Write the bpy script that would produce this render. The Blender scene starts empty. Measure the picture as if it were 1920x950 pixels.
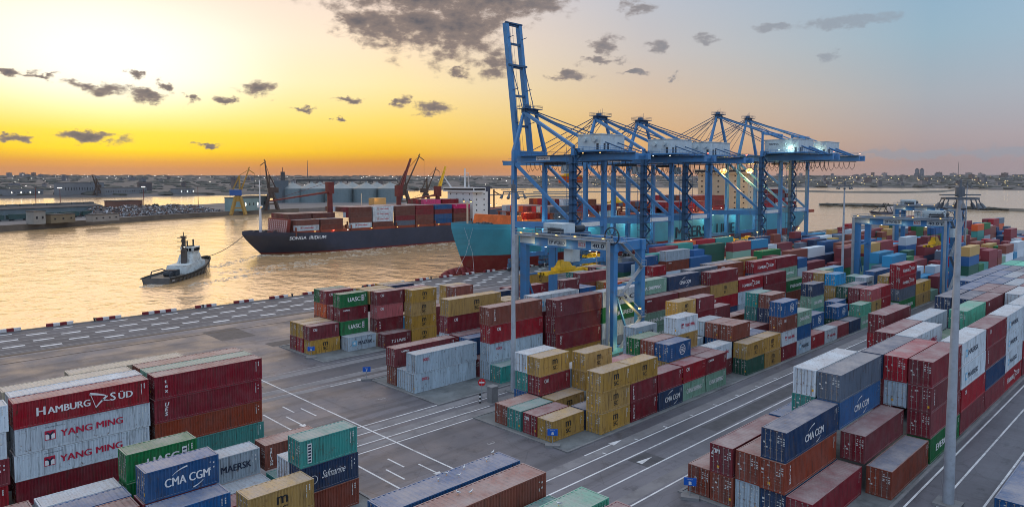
import bpy, math, random
from mathutils import Vector, Matrix, noise
R = math.radians
SC = bpy.context.scene
COL = SC.collection
rng = random.Random(7)

# ------------------------------------------------------------------ camera
F_PX, CX, CY, HOR, CAM_H = 1310.0, 960.0, 417.0, 337.0, 32.1
PITCH = math.atan((CY - HOR) / F_PX)
AZ = R(45.65)
cam_data = bpy.data.cameras.new('camera')
cam_data.sensor_width = 36.0
cam_data.lens = 36.0 * F_PX / 1920.0
cam_data.shift_y = -(475.0 - CY) / 1920.0
cam_data.clip_start = 0.5
cam_data.clip_end = 40000
cam = bpy.data.objects.new('camera', cam_data)
COL.objects.link(cam)
cam.location = (0, 0, CAM_H)
cam.rotation_euler = (math.pi / 2 - PITCH, 0, AZ - math.pi / 2)
SC.camera = cam
FW = Vector((math.cos(AZ) * math.cos(PITCH), math.sin(AZ) * math.cos(PITCH), -math.sin(PITCH)))
RT = Vector((math.sin(AZ), -math.cos(AZ), 0))
UP = RT.cross(FW)

def ray(px, py):
    return FW * F_PX + RT * (px - CX) - UP * (py - CY)

def ground(px, py, z=0.0):
    """point of the level z that a photograph pixel looks at"""
    d = ray(px, py)
    t = (z - CAM_H) / d.z
    return Vector((d.x * t, d.y * t, z))

# ------------------------------------------------------------------ render settings
SC.render.engine = 'CYCLES'
SC.cycles.use_denoising = True
try:
    SC.cycles.denoiser = 'OPENIMAGEDENOISE'
except Exception:
    pass
SC.cycles.filter_width = 0.95
SC.cycles.max_bounces = 5
SC.cycles.diffuse_bounces = 2
SC.cycles.glossy_bounces = 3
SC.cycles.transmission_bounces = 2
SC.cycles.volume_bounces = 0
SC.cycles.caustics_reflective = False
SC.cycles.caustics_refractive = False
SC.cycles.sample_clamp_indirect = 4.0
SC.view_settings.view_transform = 'Standard'
SC.view_settings.look = 'None'
SC.view_settings.gamma = 1.0
SC.view_settings.exposure = 0.16

# ------------------------------------------------------------------ sky
SUN_AZ = R(75.0)
SUN_EL = R(5.0)

def lin(c, a=1.0):
    out = []
    for v in c[:3]:
        v = v / 255.0
        out.append(v / 12.92 if v <= 0.04045 else ((v + 0.055) / 1.055) ** 2.4)
    return (out[0], out[1], out[2], a)

world = bpy.data.worlds.new('World')
SC.world = world
world.use_nodes = True
wt = world.node_tree
wt.nodes.clear()
def N(tree, typ, **kw):
    n = tree.nodes.new(typ)
    for k, v in kw.items():
        setattr(n, k, v)
    return n
def L(tree, a, b):
    tree.links.new(a, b)
def M(tree, op, a, b=None, c=None, clamp=False):
    n = tree.nodes.new('ShaderNodeMath'); n.operation = op; n.use_clamp = clamp
    for i, v in enumerate((a, b, c)):
        if v is None: continue
        if isinstance(v, (int, float)): n.inputs[i].default_value = v
        else: tree.links.new(v, n.inputs[i])
    return n.outputs[0]
def VM(tree, op, a, b):
    n = tree.nodes.new('ShaderNodeVectorMath'); n.operation = op
    for i, v in enumerate((a, b)):
        if isinstance(v, (tuple, list)): n.inputs[i].default_value = v
        elif v is not None: tree.links.new(v, n.inputs[i])
    return n
def MR(tree, v, f0, f1, t0=0.0, t1=1.0, smooth=True):
    n = tree.nodes.new('ShaderNodeMapRange')
    n.interpolation_type = 'SMOOTHSTEP' if smooth else 'LINEAR'
    tree.links.new(v, n.inputs[0])
    for i, q in enumerate((f0, f1, t0, t1)):
        n.inputs[i + 1].default_value = q
    return n.outputs[0]
def MIX(tree, f, a, b):
    n = tree.nodes.new('ShaderNodeMix'); n.data_type = 'RGBA'
    if isinstance(f, (int, float)): n.inputs[0].default_value = f
    else: tree.links.new(f, n.inputs[0])
    for i, v in ((6, a), (7, b)):
        if isinstance(v, (tuple, list)): n.inputs[i].default_value = v
        else: tree.links.new(v, n.inputs[i])
    return n.outputs[2]
def RAMP(tree, fac, stops, interp='LINEAR'):
    n = tree.nodes.new('ShaderNodeValToRGB')
    cr = n.color_ramp; cr.interpolation = interp
    while len(cr.elements) > 1: cr.elements.remove(cr.elements[-1])
    cr.elements[0].position = stops[0][0]; cr.elements[0].color = stops[0][1]
    for p, c in stops[1:]:
        e = cr.elements.new(p); e.color = c
    tree.links.new(fac, n.inputs[0])
    return n.outputs[0]

tc = N(wt, 'ShaderNodeTexCoord')
sep = N(wt, 'ShaderNodeSeparateXYZ'); L(wt, tc.outputs['Generated'], sep.inputs[0])
dx, dy, dz = sep.outputs
elev = M(wt, 'MULTIPLY', M(wt, 'ARCSINE', dz), 57.29578)
azim = M(wt, 'MULTIPLY', M(wt, 'ARCTAN2', dy, dx), 57.29578)            # degrees from +x
hl = M(wt, 'SQRT', M(wt, 'ADD', M(wt, 'MULTIPLY', dx, dx), M(wt, 'ADD', M(wt, 'MULTIPLY', dy, dy), 1e-6)))
cosd = M(wt, 'DIVIDE', M(wt, 'ADD', M(wt, 'MULTIPLY', dx, math.cos(SUN_AZ)), M(wt, 'MULTIPLY', dy, math.sin(SUN_AZ))), hl)
away = M(wt, 'MULTIPLY', M(wt, 'ARCCOSINE', M(wt, 'MINIMUM', M(wt, 'MAXIMUM', cosd, -0.9999), 0.9999)), 57.29578)
epos = M(wt, 'SQRT', M(wt, 'DIVIDE', M(wt, 'MAXIMUM', elev, 0.0), 90.0))
def sky_ramp(rows):
    return RAMP(wt, epos, [(math.sqrt(e / 90.0), lin(c)) for e, c in rows])
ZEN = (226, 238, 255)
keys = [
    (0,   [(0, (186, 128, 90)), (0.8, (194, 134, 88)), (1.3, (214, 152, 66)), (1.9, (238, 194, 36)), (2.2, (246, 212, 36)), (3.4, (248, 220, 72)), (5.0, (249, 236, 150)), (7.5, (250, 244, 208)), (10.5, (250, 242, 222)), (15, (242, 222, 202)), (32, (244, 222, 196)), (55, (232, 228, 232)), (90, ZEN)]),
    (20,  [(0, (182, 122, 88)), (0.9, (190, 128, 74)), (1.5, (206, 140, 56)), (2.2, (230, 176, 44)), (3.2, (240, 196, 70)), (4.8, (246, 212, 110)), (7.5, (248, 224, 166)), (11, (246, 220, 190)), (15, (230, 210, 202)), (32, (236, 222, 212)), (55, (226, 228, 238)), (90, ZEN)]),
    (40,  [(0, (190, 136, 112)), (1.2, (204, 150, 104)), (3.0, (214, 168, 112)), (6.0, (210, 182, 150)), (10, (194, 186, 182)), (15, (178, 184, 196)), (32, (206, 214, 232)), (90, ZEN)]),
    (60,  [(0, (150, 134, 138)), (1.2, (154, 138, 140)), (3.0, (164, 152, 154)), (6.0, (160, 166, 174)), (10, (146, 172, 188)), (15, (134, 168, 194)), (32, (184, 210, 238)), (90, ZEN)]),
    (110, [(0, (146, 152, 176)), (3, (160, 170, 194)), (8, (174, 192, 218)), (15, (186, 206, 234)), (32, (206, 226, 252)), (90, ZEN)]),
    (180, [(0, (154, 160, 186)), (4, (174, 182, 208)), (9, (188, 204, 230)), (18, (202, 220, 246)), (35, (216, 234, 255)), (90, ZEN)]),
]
sky = None
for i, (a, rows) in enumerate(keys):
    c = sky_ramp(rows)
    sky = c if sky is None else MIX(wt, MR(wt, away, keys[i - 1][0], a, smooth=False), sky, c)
# brightest round the hidden sun
_a, _e = 75.5, 8.8
gl = VM(wt, 'MULTIPLY', VM(wt, 'SUBTRACT', VM(wt, 'ADD', tc.outputs['Generated'], (0, 0, 0)).outputs[0], (math.cos(R(_a)) * math.cos(R(_e)), math.sin(R(_a)) * math.cos(R(_e)), math.sin(R(_e)))).outputs[0], (1, 1, 1.5))
gd = VM(wt, 'LENGTH', gl.outputs[0], None).outputs['Value']
glow = M(wt, 'MULTIPLY', MR(wt, gd, 0.24, 0.02), M(wt, 'MULTIPLY', MR(wt, elev, 3.0, 8.0), MR(wt, elev, 15.5, 8.5)))
sky = MIX(wt, M(wt, 'MULTIPLY', glow, 0.9), sky, (1.1, 1.06, 0.94, 1))
# physical twilight sky adds its own scattering to the graded one
nish = N(wt, 'ShaderNodeTexSky')
nish.sky_type = 'NISHITA'; nish.sun_disc = False
nish.sun_elevation = SUN_EL; nish.sun_rotation = math.pi / 2 - SUN_AZ
nish.air_density = 1.0; nish.dust_density = 2.0
nsc = N(wt, 'ShaderNodeMix'); nsc.data_type = 'RGBA'; nsc.blend_type = 'ADD'
nsc.inputs[0].default_value = 0.0015
L(wt, sky, nsc.inputs[6]); L(wt, nish.outputs[0], nsc.inputs[7])
sky = nsc.outputs[2]
# clouds: broken cumulus, each one a patch of sky direction torn up by noise
def sky_dir(px, py):
    d = ray(px, py)
    return math.degrees(math.atan2(d.y, d.x)), math.degrees(math.asin(d.z / d.length))
CLOUDS = [(672, 40, 44, 22), (716, 48, 60, 34), (785, 42, 84, 54), (862, 50, 74, 66), (800, -4, 160, 44), (900, 4, 120, 40), (980, 8, 80, 16), (925, 122, 34, 22), (858, 134, 18, 10),
          (205, 170, 26, 11), (160, 160, 22, 7), (278, 182, 32, 10), (310, 160, 14, 8), (258, 137, 14, 7), (355, 186, 13, 8), (428, 184, 24, 6),
          (482, 166, 25, 14), (570, 202, 16, 5), (652, 186, 24, 6), (815, 203, 27, 13), (748, 192, 14, 12), (636, 224, 10, 4),
          (22, 257, 34, 6), (165, 257, 52, 8), (20, 133, 26, 6), (70, 140, 26, 4), (390, 272, 22, 3),
          (1135, 84, 24, 16), (1200, 14, 26, 14), (1235, 88, 18, 12), (1130, 116, 40, 6), (1065, 143, 36, 8), (1190, 135, 30, 4), (1265, 148, 10, 6), (1325, 76, 22, 8),
          (1600, 40, 70, 9), (1555, 106, 14, 8), (1440, 55, 34, 6), (1860, 285, 190, 8), (1700, 290, 120, 4)]
ang = N(wt, 'ShaderNodeCombineXYZ'); L(wt, azim, ang.inputs[0]); L(wt, elev, ang.inputs[1])
wn = N(wt, 'ShaderNodeTexNoise'); wn.inputs['Scale'].default_value = 0.55; wn.inputs['Detail'].default_value = 7; wn.inputs['Roughness'].default_value = 0.62
stretch = VM(wt, 'MULTIPLY', ang.outputs[0], (1.0, 1.7, 1.0))
L(wt, stretch.outputs[0], wn.inputs['Vector'])
wv = N(wt, 'ShaderNodeTexNoise'); wv.inputs['Scale'].default_value = 0.75; wv.inputs['Detail'].default_value = 5; wv.inputs['Roughness'].default_value = 0.6
L(wt, stretch.outputs[0], wv.inputs['Vector'])
warp = VM(wt, 'MULTIPLY', VM(wt, 'SUBTRACT', wv.outputs['Color'], (0.5, 0.5, 0.5)).outputs[0], (3.2, 1.7, 0.0))
torn = VM(wt, 'ADD', ang.outputs[0], warp.outputs[0])
near = None
for (px, py, rx, ry) in CLOUDS:
    a, e = sky_dir(px, py)
    ra, re = rx / 22.0, ry / 22.0
    v = VM(wt, 'MULTIPLY', VM(wt, 'SUBTRACT', torn.outputs[0], (a, e, 0)).outputs[0], (1 / ra, 1 / re, 0))
    ln = VM(wt, 'LENGTH', v.outputs[0], None).outputs['Value']
    near = ln if near is None else M(wt, 'MINIMUM', near, ln)
puff = M(wt, 'ADD', M(wt, 'SUBTRACT', 1.55, near), M(wt, 'MULTIPLY', M(wt, 'SUBTRACT', wn.outputs[0], 0.5), 3.0))
cmask = M(wt, 'MULTIPLY', MR(wt, puff, 0.25, 1.1), MR(wt, near, 2.2, 1.0))
cshade = MR(wt, puff, 0.5, 2.4)
ccol = MIX(wt, cshade, lin((142, 126, 118)), lin((82, 84, 94)))
cfar = MIX(wt, MR(wt, away, 25, 62), ccol, lin((140, 148, 160)))
veil = M(wt, 'MULTIPLY', cmask, MR(wt, away, 30, 60, 0.97, 0.58))
sky = MIX(wt, veil, sky, cfar)
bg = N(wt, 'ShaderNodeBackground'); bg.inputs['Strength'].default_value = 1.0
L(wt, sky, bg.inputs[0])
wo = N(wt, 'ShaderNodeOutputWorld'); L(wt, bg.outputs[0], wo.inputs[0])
world.cycles.sampling_method = 'MANUAL'
world.cycles.sample_map_resolution = 512

# ------------------------------------------------------------------ the low sun behind thin cloud
sd = bpy.data.lights.new('sun', 'SUN')
sd.energy = 0.55; sd.angle = R(60); sd.color = (1.0, 0.58, 0.26)
sun = bpy.data.objects.new('sun', sd); COL.objects.link(sun)
sdir = Vector((math.cos(SUN_AZ) * math.cos(SUN_EL), math.sin(SUN_AZ) * math.cos(SUN_EL), math.sin(SUN_EL)))
sun.rotation_euler = sdir.to_track_quat('Z', 'Y').to_euler()
sun.location = (0, 300, 200)

# ------------------------------------------------------------------ helpers
def tag(o, label=None, cat=None, group=None, kind=None):
    if label: o['label'] = label
    if cat: o['category'] = cat
    if group: o['group'] = group
    if kind: o['kind'] = kind
    return o
def empty(name, loc=(0, 0, 0), rz=0.0, label=None, cat=None, group=None):
    o = bpy.data.objects.new(name, None); COL.objects.link(o)
    o.location = loc; o.rotation_euler = (0, 0, rz); o.empty_display_size = 0.5
    return tag(o, label, cat, group)
def link(name, me, parent=None, loc=(0, 0, 0), color=None, rz=0.0):
    o = bpy.data.objects.new(name, me); COL.objects.link(o)
    o.location = loc; o.rotation_euler = (0, 0, rz)
    if parent is not None: o.parent = parent
    if color is not None: o.color = color
    return o

class MB:
    """collects simple shapes and turns them into one mesh"""
    def __init__(s): s.v = []; s.f = []; s.m = []; s.k = 0
    def face(s, pts, k=None):
        b = len(s.v); s.v += [tuple(p) for p in pts]; s.f.append(tuple(range(b, b + len(pts)))); s.m.append(s.k if k is None else k)
    def hexa(s, p):
        b = len(s.v); s.v += [tuple(q) for q in p]
        for f in ((0, 3, 2, 1), (4, 5, 6, 7), (0, 1, 5, 4), (1, 2, 6, 5), (2, 3, 7, 6), (3, 0, 4, 7)):
            s.f.append(tuple(b + i for i in f)); s.m.append(s.k)
    def box(s, x0, x1, y0, y1, z0, z1):
        s.hexa([(x0, y0, z0), (x1, y0, z0), (x1, y1, z0), (x0, y1, z0), (x0, y0, z1), (x1, y0, z1), (x1, y1, z1), (x0, y1, z1)])
    def beam(s, p, q, w, h=None, w2=None, h2=None):
        p = Vector(p); q = Vector(q); h = h or w; w2 = w2 or w; h2 = h2 or h
        d = (q - p).normalized()
        a = d.cross(Vector((0, 0, 1)))
        if a.length < 0.05: a = Vector((1, 0, 0))
        a.normalize(); b = a.cross(d).normalized()
        P = [p - a * w / 2 - b * h / 2, p + a * w / 2 - b * h / 2, p + a * w / 2 + b * h / 2, p - a * w / 2 + b * h / 2]
        Q = [q - a * w2 / 2 - b * h2 / 2, q + a * w2 / 2 - b * h2 / 2, q + a * w2 / 2 + b * h2 / 2, q - a * w2 / 2 + b * h2 / 2]
        s.hexa(P + Q)
    def tube(s, p, q, r, n=6, r2=None):
        p = Vector(p); q = Vector(q); r2 = r if r2 is None else r2
        d = (q - p).normalized(); a = d.cross(Vector((0, 0, 1)))
        if a.length < 0.05: a = Vector((1, 0, 0))
        a.normalize(); b = d.cross(a)
        i0 = len(s.v)
        for c, rr in ((p, r), (q, r2)):
            for i in range(n):
                t = 2 * math.pi * i / n
                s.v.append(tuple(c + a * math.cos(t) * rr + b * math.sin(t) * rr))
        for i in range(n):
            j = (i + 1) % n
            s.f.append((i0 + i, i0 + j, i0 + n + j, i0 + n + i)); s.m.append(s.k)
        s.f.append(tuple(i0 + i for i in reversed(range(n)))); s.m.append(s.k)
        s.f.append(tuple(i0 + n + i for i in range(n))); s.m.append(s.k)
    def path(s, pts, r, n=5):
        for a, b in zip(pts[:-1], pts[1:]): s.tube(a, b, r, n)
    def prism(s, poly, z0, z1):
        n = len(poly)
        s.face([(x, y, z1) for x, y in poly]); s.face([(x, y, z0) for x, y in reversed(poly)])
        for i in range(n):
            a, b = poly[i], poly[(i + 1) % n]
            s.face([(a[0], a[1], z0), (b[0], b[1], z0), (b[0], b[1], z1), (a[0], a[1], z1)])
    def mesh(s, name, mats):
        me = bpy.data.meshes.new(name)
        me.from_pydata(s.v, [], s.f)
        if not isinstance(mats, (list, tuple)): mats = [mats]
        for m in mats: me.materials.append(m)
        if len(mats) > 1: me.polygons.foreach_set('material_index', s.m)
        me.update()
        return me
    def build(s, name, mats, parent=None, loc=(0, 0, 0), color=None, rz=0.0, smooth=False):
        me = s.mesh(name, mats)
        if smooth: me.polygons.foreach_set('use_smooth', [True] * len(me.polygons))
        return link(name, me, parent, loc, color, rz)

def copy_tree(o, parent=None):
    c = o.copy(); COL.objects.link(c)
    if parent is not None: c.parent = parent
    for ch in o.children: copy_tree(ch, c)
    return c

# text as flat mesh lying in the XZ plane (reads from -Y)
_tc = {}
def text_mesh(txt, size, mat, bold=0.0, shear=0.0, spacing=1.0, align='LEFT', sx=1.0):
    key = (txt, size, mat.name, bold, shear, spacing, align, sx)
    if key in _tc: return _tc[key]
    cu = bpy.data.curves.new('lettering', 'FONT')
    cu.body = txt; cu.size = size; cu.shear = shear; cu.space_character = spacing; cu.align_x = align
    cu.resolution_u = 3; cu.fill_mode = 'FRONT'; cu.space_line = 0.72
    ob = bpy.data.objects.new('lettering', cu); COL.objects.link(ob)
    dg = bpy.context.evaluated_depsgraph_get()
    me = bpy.data.meshes.new_from_object(ob.evaluated_get(dg))
    bpy.data.objects.remove(ob); bpy.data.curves.remove(cu)
    me.name = 'lettering'
    vs = [Vector((v.co.x * sx, 0.0, v.co.y)) for v in me.vertices]; fs = [tuple(p.vertices) for p in me.polygons]
    if bold > 0:                       # heavier strokes: the outline struck three times, each a hair above the last
        n0 = len(vs); b1 = bold * 1.6
        vs = [v + Vector((dx, -k * 0.0015, 0)) for k, dx in enumerate((-b1, 0.0, b1)) for v in vs]
        fs = [tuple(i + k * n0 for i in f) for k in range(3) for f in fs]
    bpy.data.meshes.remove(me); me = bpy.data.meshes.new('lettering'); me.from_pydata(vs, [], fs)
    me.materials.clear(); me.materials.append(mat)
    _tc[key] = me
    return me
def text_verts(txt, size, **kw):
    me = text_mesh(txt, size, WHITE, **kw)
    return [v.co.copy() for v in me.vertices], [tuple(p.vertices) for p in me.polygons]


# ------------------------------------------------------------------ materials
def mat(name, col, rough=0.6, metal=0.0, var=0.18, scale=1.0, bump=0.0, spec=0.4, dirt=None, dirt_amt=0.0, dirt_scale=0.4):
    m = bpy.data.materials.new(name); m.use_nodes = True
    t = m.node_tree; b = t.nodes['Principled BSDF']
    b.inputs['Roughness'].default_value = rough; b.inputs['Metallic'].default_value = metal
    b.inputs['Specular IOR Level'].default_value = spec
    c = (col[0], col[1], col[2], 1)
    co = N(t, 'ShaderNodeTexCoord')
    src = None
    if var > 0:
        n = N(t, 'ShaderNodeTexNoise'); n.inputs['Scale'].default_value = scale; n.inputs['Detail'].default_value = 5; n.inputs['Roughness'].default_value = 0.65
        L(t, co.outputs['Object'], n.inputs['Vector'])
        f = MR(t, n.outputs[0], 0.3, 0.7)
        src = MIX(t, f, tuple(x * (1 - var) for x in c[:3]) + (1,), tuple(min(1, x * (1 + var)) for x in c[:3]) + (1,))
    if dirt is not None:
        n2 = N(t, 'ShaderNodeTexNoise'); n2.inputs['Scale'].default_value = dirt_scale; n2.inputs['Detail'].default_value = 8; n2.inputs['Roughness'].default_value = 0.7
        L(t, co.outputs['Object'], n2.inputs['Vector'])
        f2 = M(t, 'MULTIPLY', MR(t, n2.outputs[0], 0.48, 0.72), dirt_amt)
        src = MIX(t, f2, src if src is not None else c, (dirt[0], dirt[1], dirt[2], 1))
    if src is None: b.inputs['Base Color'].default_value = c
    else: L(t, src, b.inputs['Base Color'])
    if bump > 0:
        n3 = N(t, 'ShaderNodeTexNoise'); n3.inputs['Scale'].default_value = scale * 6; n3.inputs['Detail'].default_value = 4
        L(t, co.outputs['Object'], n3.inputs['Vector'])
        bp = N(t, 'ShaderNodeBump'); bp.inputs['Strength'].default_value = bump; bp.inputs['Distance'].default_value = 0.1
        L(t, n3.outputs[0], bp.inputs['Height']); L(t, bp.outputs[0], b.inputs['Normal'])
    return m
def lamp_mat(name, col, strength):
    m = bpy.data.materials.new(name); m.use_nodes = True
    b = m.node_tree.nodes['Principled BSDF']
    b.inputs['Base Color'].default_value = (0.9, 0.9, 0.9, 1)
    b.inputs['Emission Color'].default_value = (col[0], col[1], col[2], 1)
    b.inputs['Emission Strength'].default_value = strength
    return m
def c255(r, g, b): return lin((r, g, b))[:3]

def container_paint(name, dust_amt, lobes):
    """paint whose colour is the object's own colour, with dust, streaks and rust"""
    m = bpy.data.materials.new(name); m.use_nodes = True
    t = m.node_tree; b = t.nodes['Principled BSDF']
    oi = N(t, 'ShaderNodeObjectInfo'); co = N(t, 'ShaderNodeTexCoord')
    rnd = N(t, 'ShaderNodeCombineXYZ')
    r1 = M(t, 'MULTIPLY', oi.outputs['Random'], 91.0)
    for i in range(3): L(t, r1, rnd.inputs[i])
    pos = VM(t, 'ADD', co.outputs['Object'], rnd.outputs[0]).outputs[0]
    n1 = N(t, 'ShaderNodeTexNoise'); n1.inputs['Scale'].default_value = 0.55; n1.inputs['Detail'].default_value = 7; n1.inputs['Roughness'].default_value = 0.7
    L(t, pos, n1.inputs['Vector'])
    st = VM(t, 'MULTIPLY', pos, (5.0, 5.0, 0.45)).outputs[0]
    n2 = N(t, 'ShaderNodeTexNoise'); n2.inputs['Scale'].default_value = 0.9; n2.inputs['Detail'].default_value = 5; n2.inputs['Roughness'].default_value = 0.6
    L(t, st, n2.inputs['Vector'])
    hsv = N(t, 'ShaderNodeHueSaturation'); L(t, oi.outputs['Color'], hsv.inputs['Color'])
    L(t, M(t, 'ADD', 0.82, M(t, 'MULTIPLY', oi.outputs['Random'], 0.36)), hsv.inputs['Value'])
    L(t, M(t, 'ADD', 0.98, M(t, 'MULTIPLY', M(t, 'FRACT', r1), 0.2)), hsv.inputs['Saturation'])
    base = hsv.outputs[0]
    # single sheets repainted or faded apart from their neighbours
    so = N(t, 'ShaderNodeSeparateXYZ'); L(t, co.outputs['Object'], so.inputs[0])
    wnz = N(t, 'ShaderNodeTexWhiteNoise'); wnz.noise_dimensions = '2D'
    cxy = N(t, 'ShaderNodeCombineXYZ'); L(t, M(t, 'FLOOR', M(t, 'DIVIDE', so.outputs[0], 1.13)), cxy.inputs[0]); L(t, r1, cxy.inputs[1]); L(t, cxy.outputs[0], wnz.inputs['Vector'])
    base = MIX(t, M(t, 'MULTIPLY', wnz.outputs['Value'], 0.17), base, (0.03, 0.03, 0.035, 1))
    f1 = MR(t, n1.outputs[0], 0.35, 0.72)
    pale = MIX(t, 0.22, base, (0.32, 0.29, 0.28, 1))
    base = MIX(t, M(t, 'MULTIPLY', f1, 0.55), base, pale)
    base = MIX(t, M(t, 'MULTIPLY', MR(t, n2.outputs[0], 0.50, 0.70), 0.55), base, (0.045, 0.035, 0.032, 1))
    n4 = N(t, 'ShaderNodeTexNoise'); n4.inputs['Scale'].default_value = 1.7; n4.inputs['Detail'].default_value = 9; n4.inputs['Roughness'].default_value = 0.75
    L(t, pos, n4.inputs['Vector'])
    base = MIX(t, M(t, 'MULTIPLY', MR(t, n4.outputs[0], 0.575, 0.67), 0.85), base, (0.11, 0.045, 0.022, 1))
    ge = N(t, 'ShaderNodeNewGeometry'); sp = N(t, 'ShaderNodeSeparateXYZ'); L(t, ge.outputs['Normal'], sp.inputs[0])
    up = MR(t, sp.outputs[2], 0.45, 0.75)
    n5 = N(t, 'ShaderNodeTexNoise'); n5.inputs['Scale'].default_value = 0.35; n5.inputs['Detail'].default_value = 8; n5.inputs['Roughness'].default_value = 0.7
    L(t, pos, n5.inputs['Vector'])
    dust = M(t, 'MULTIPLY', up, M(t, 'ADD', dust_amt * 0.6, M(t, 'MULTIPLY', MR(t, n5.outputs[0], 0.3, 0.7), dust_amt)))
    base = MIX(t, dust, base, (0.44, 0.39, 0.38, 1))
    L(t, base, b.inputs['Base Color'])
    b.inputs['Roughness'].default_value = 0.55
    b.inputs['Specular IOR Level'].default_value = 0.35
    return m
# ------------------------------------------------------------------ shared materials
WHITE = mat('white_paint', (0.72, 0.73, 0.74), 0.5, var=0.06)
BLACK = mat('black_paint', (0.02, 0.02, 0.022), 0.5, var=0.0)
REDP = mat('red_letter_paint', c255(178, 32, 62), 0.5, var=0.05)
NAVYP = mat('navy_letter_paint', c255(24, 40, 66), 0.5, var=0.0)
YELP = mat('yellow_paint', c255(226, 176, 38), 0.5, var=0.1)
BLUE_STEEL = mat('blue_crane_steel', c255(66, 128, 182), 0.5, var=0.12, scale=0.25, dirt=c255(92, 96, 104), dirt_amt=0.65, dirt_scale=0.5)
BLUE_DARK = mat('dark_blue_steel', c255(50, 88, 124), 0.55, var=0.2, scale=0.5)
STEEL = mat('galvanised_steel', c255(150, 158, 166), 0.45, metal=0.3, var=0.12, scale=0.6)
DARK = mat('dark_machinery', c255(52, 58, 66), 0.6, var=0.25, scale=1.5)
CABLE = mat('black_cable', c255(34, 36, 42), 0.6, var=0.0)
HOUSE = mat('pale_machinery_house', c255(186, 200, 206), 0.5, var=0.08, scale=0.3, dirt=c255(120, 130, 136), dirt_amt=0.5, dirt_scale=0.5)
YELLOW_STEEL = mat('yellow_machine_paint', c255(236, 186, 36), 0.5, var=0.15, scale=1.0)
CONCRETE = mat('pale_concrete', c255(128, 128, 130), 0.85, var=0.2, scale=0.25, bump=0.2, dirt=c255(84, 84, 88), dirt_amt=0.7, dirt_scale=0.12)
RUBBER = mat('black_rubber', (0.02, 0.02, 0.02), 0.85, var=0.1)
LAMP_WARM = lamp_mat('sodium_lamp', (1.0, 0.58, 0.12), 3.4)
LAMP_ORANGE = lamp_mat('orange_floodlight', (1.0, 0.42, 0.03), 1.9)
LAMP_WHITE = lamp_mat('white_lamp', (1.0, 0.93, 0.78), 4)
LAMP_GREEN = lamp_mat('cool_floodlight', (0.72, 1.0, 0.88), 2.2)
LAMP_RED = lamp_mat('red_beacon', (1.0, 0.12, 0.06), 10)

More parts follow.
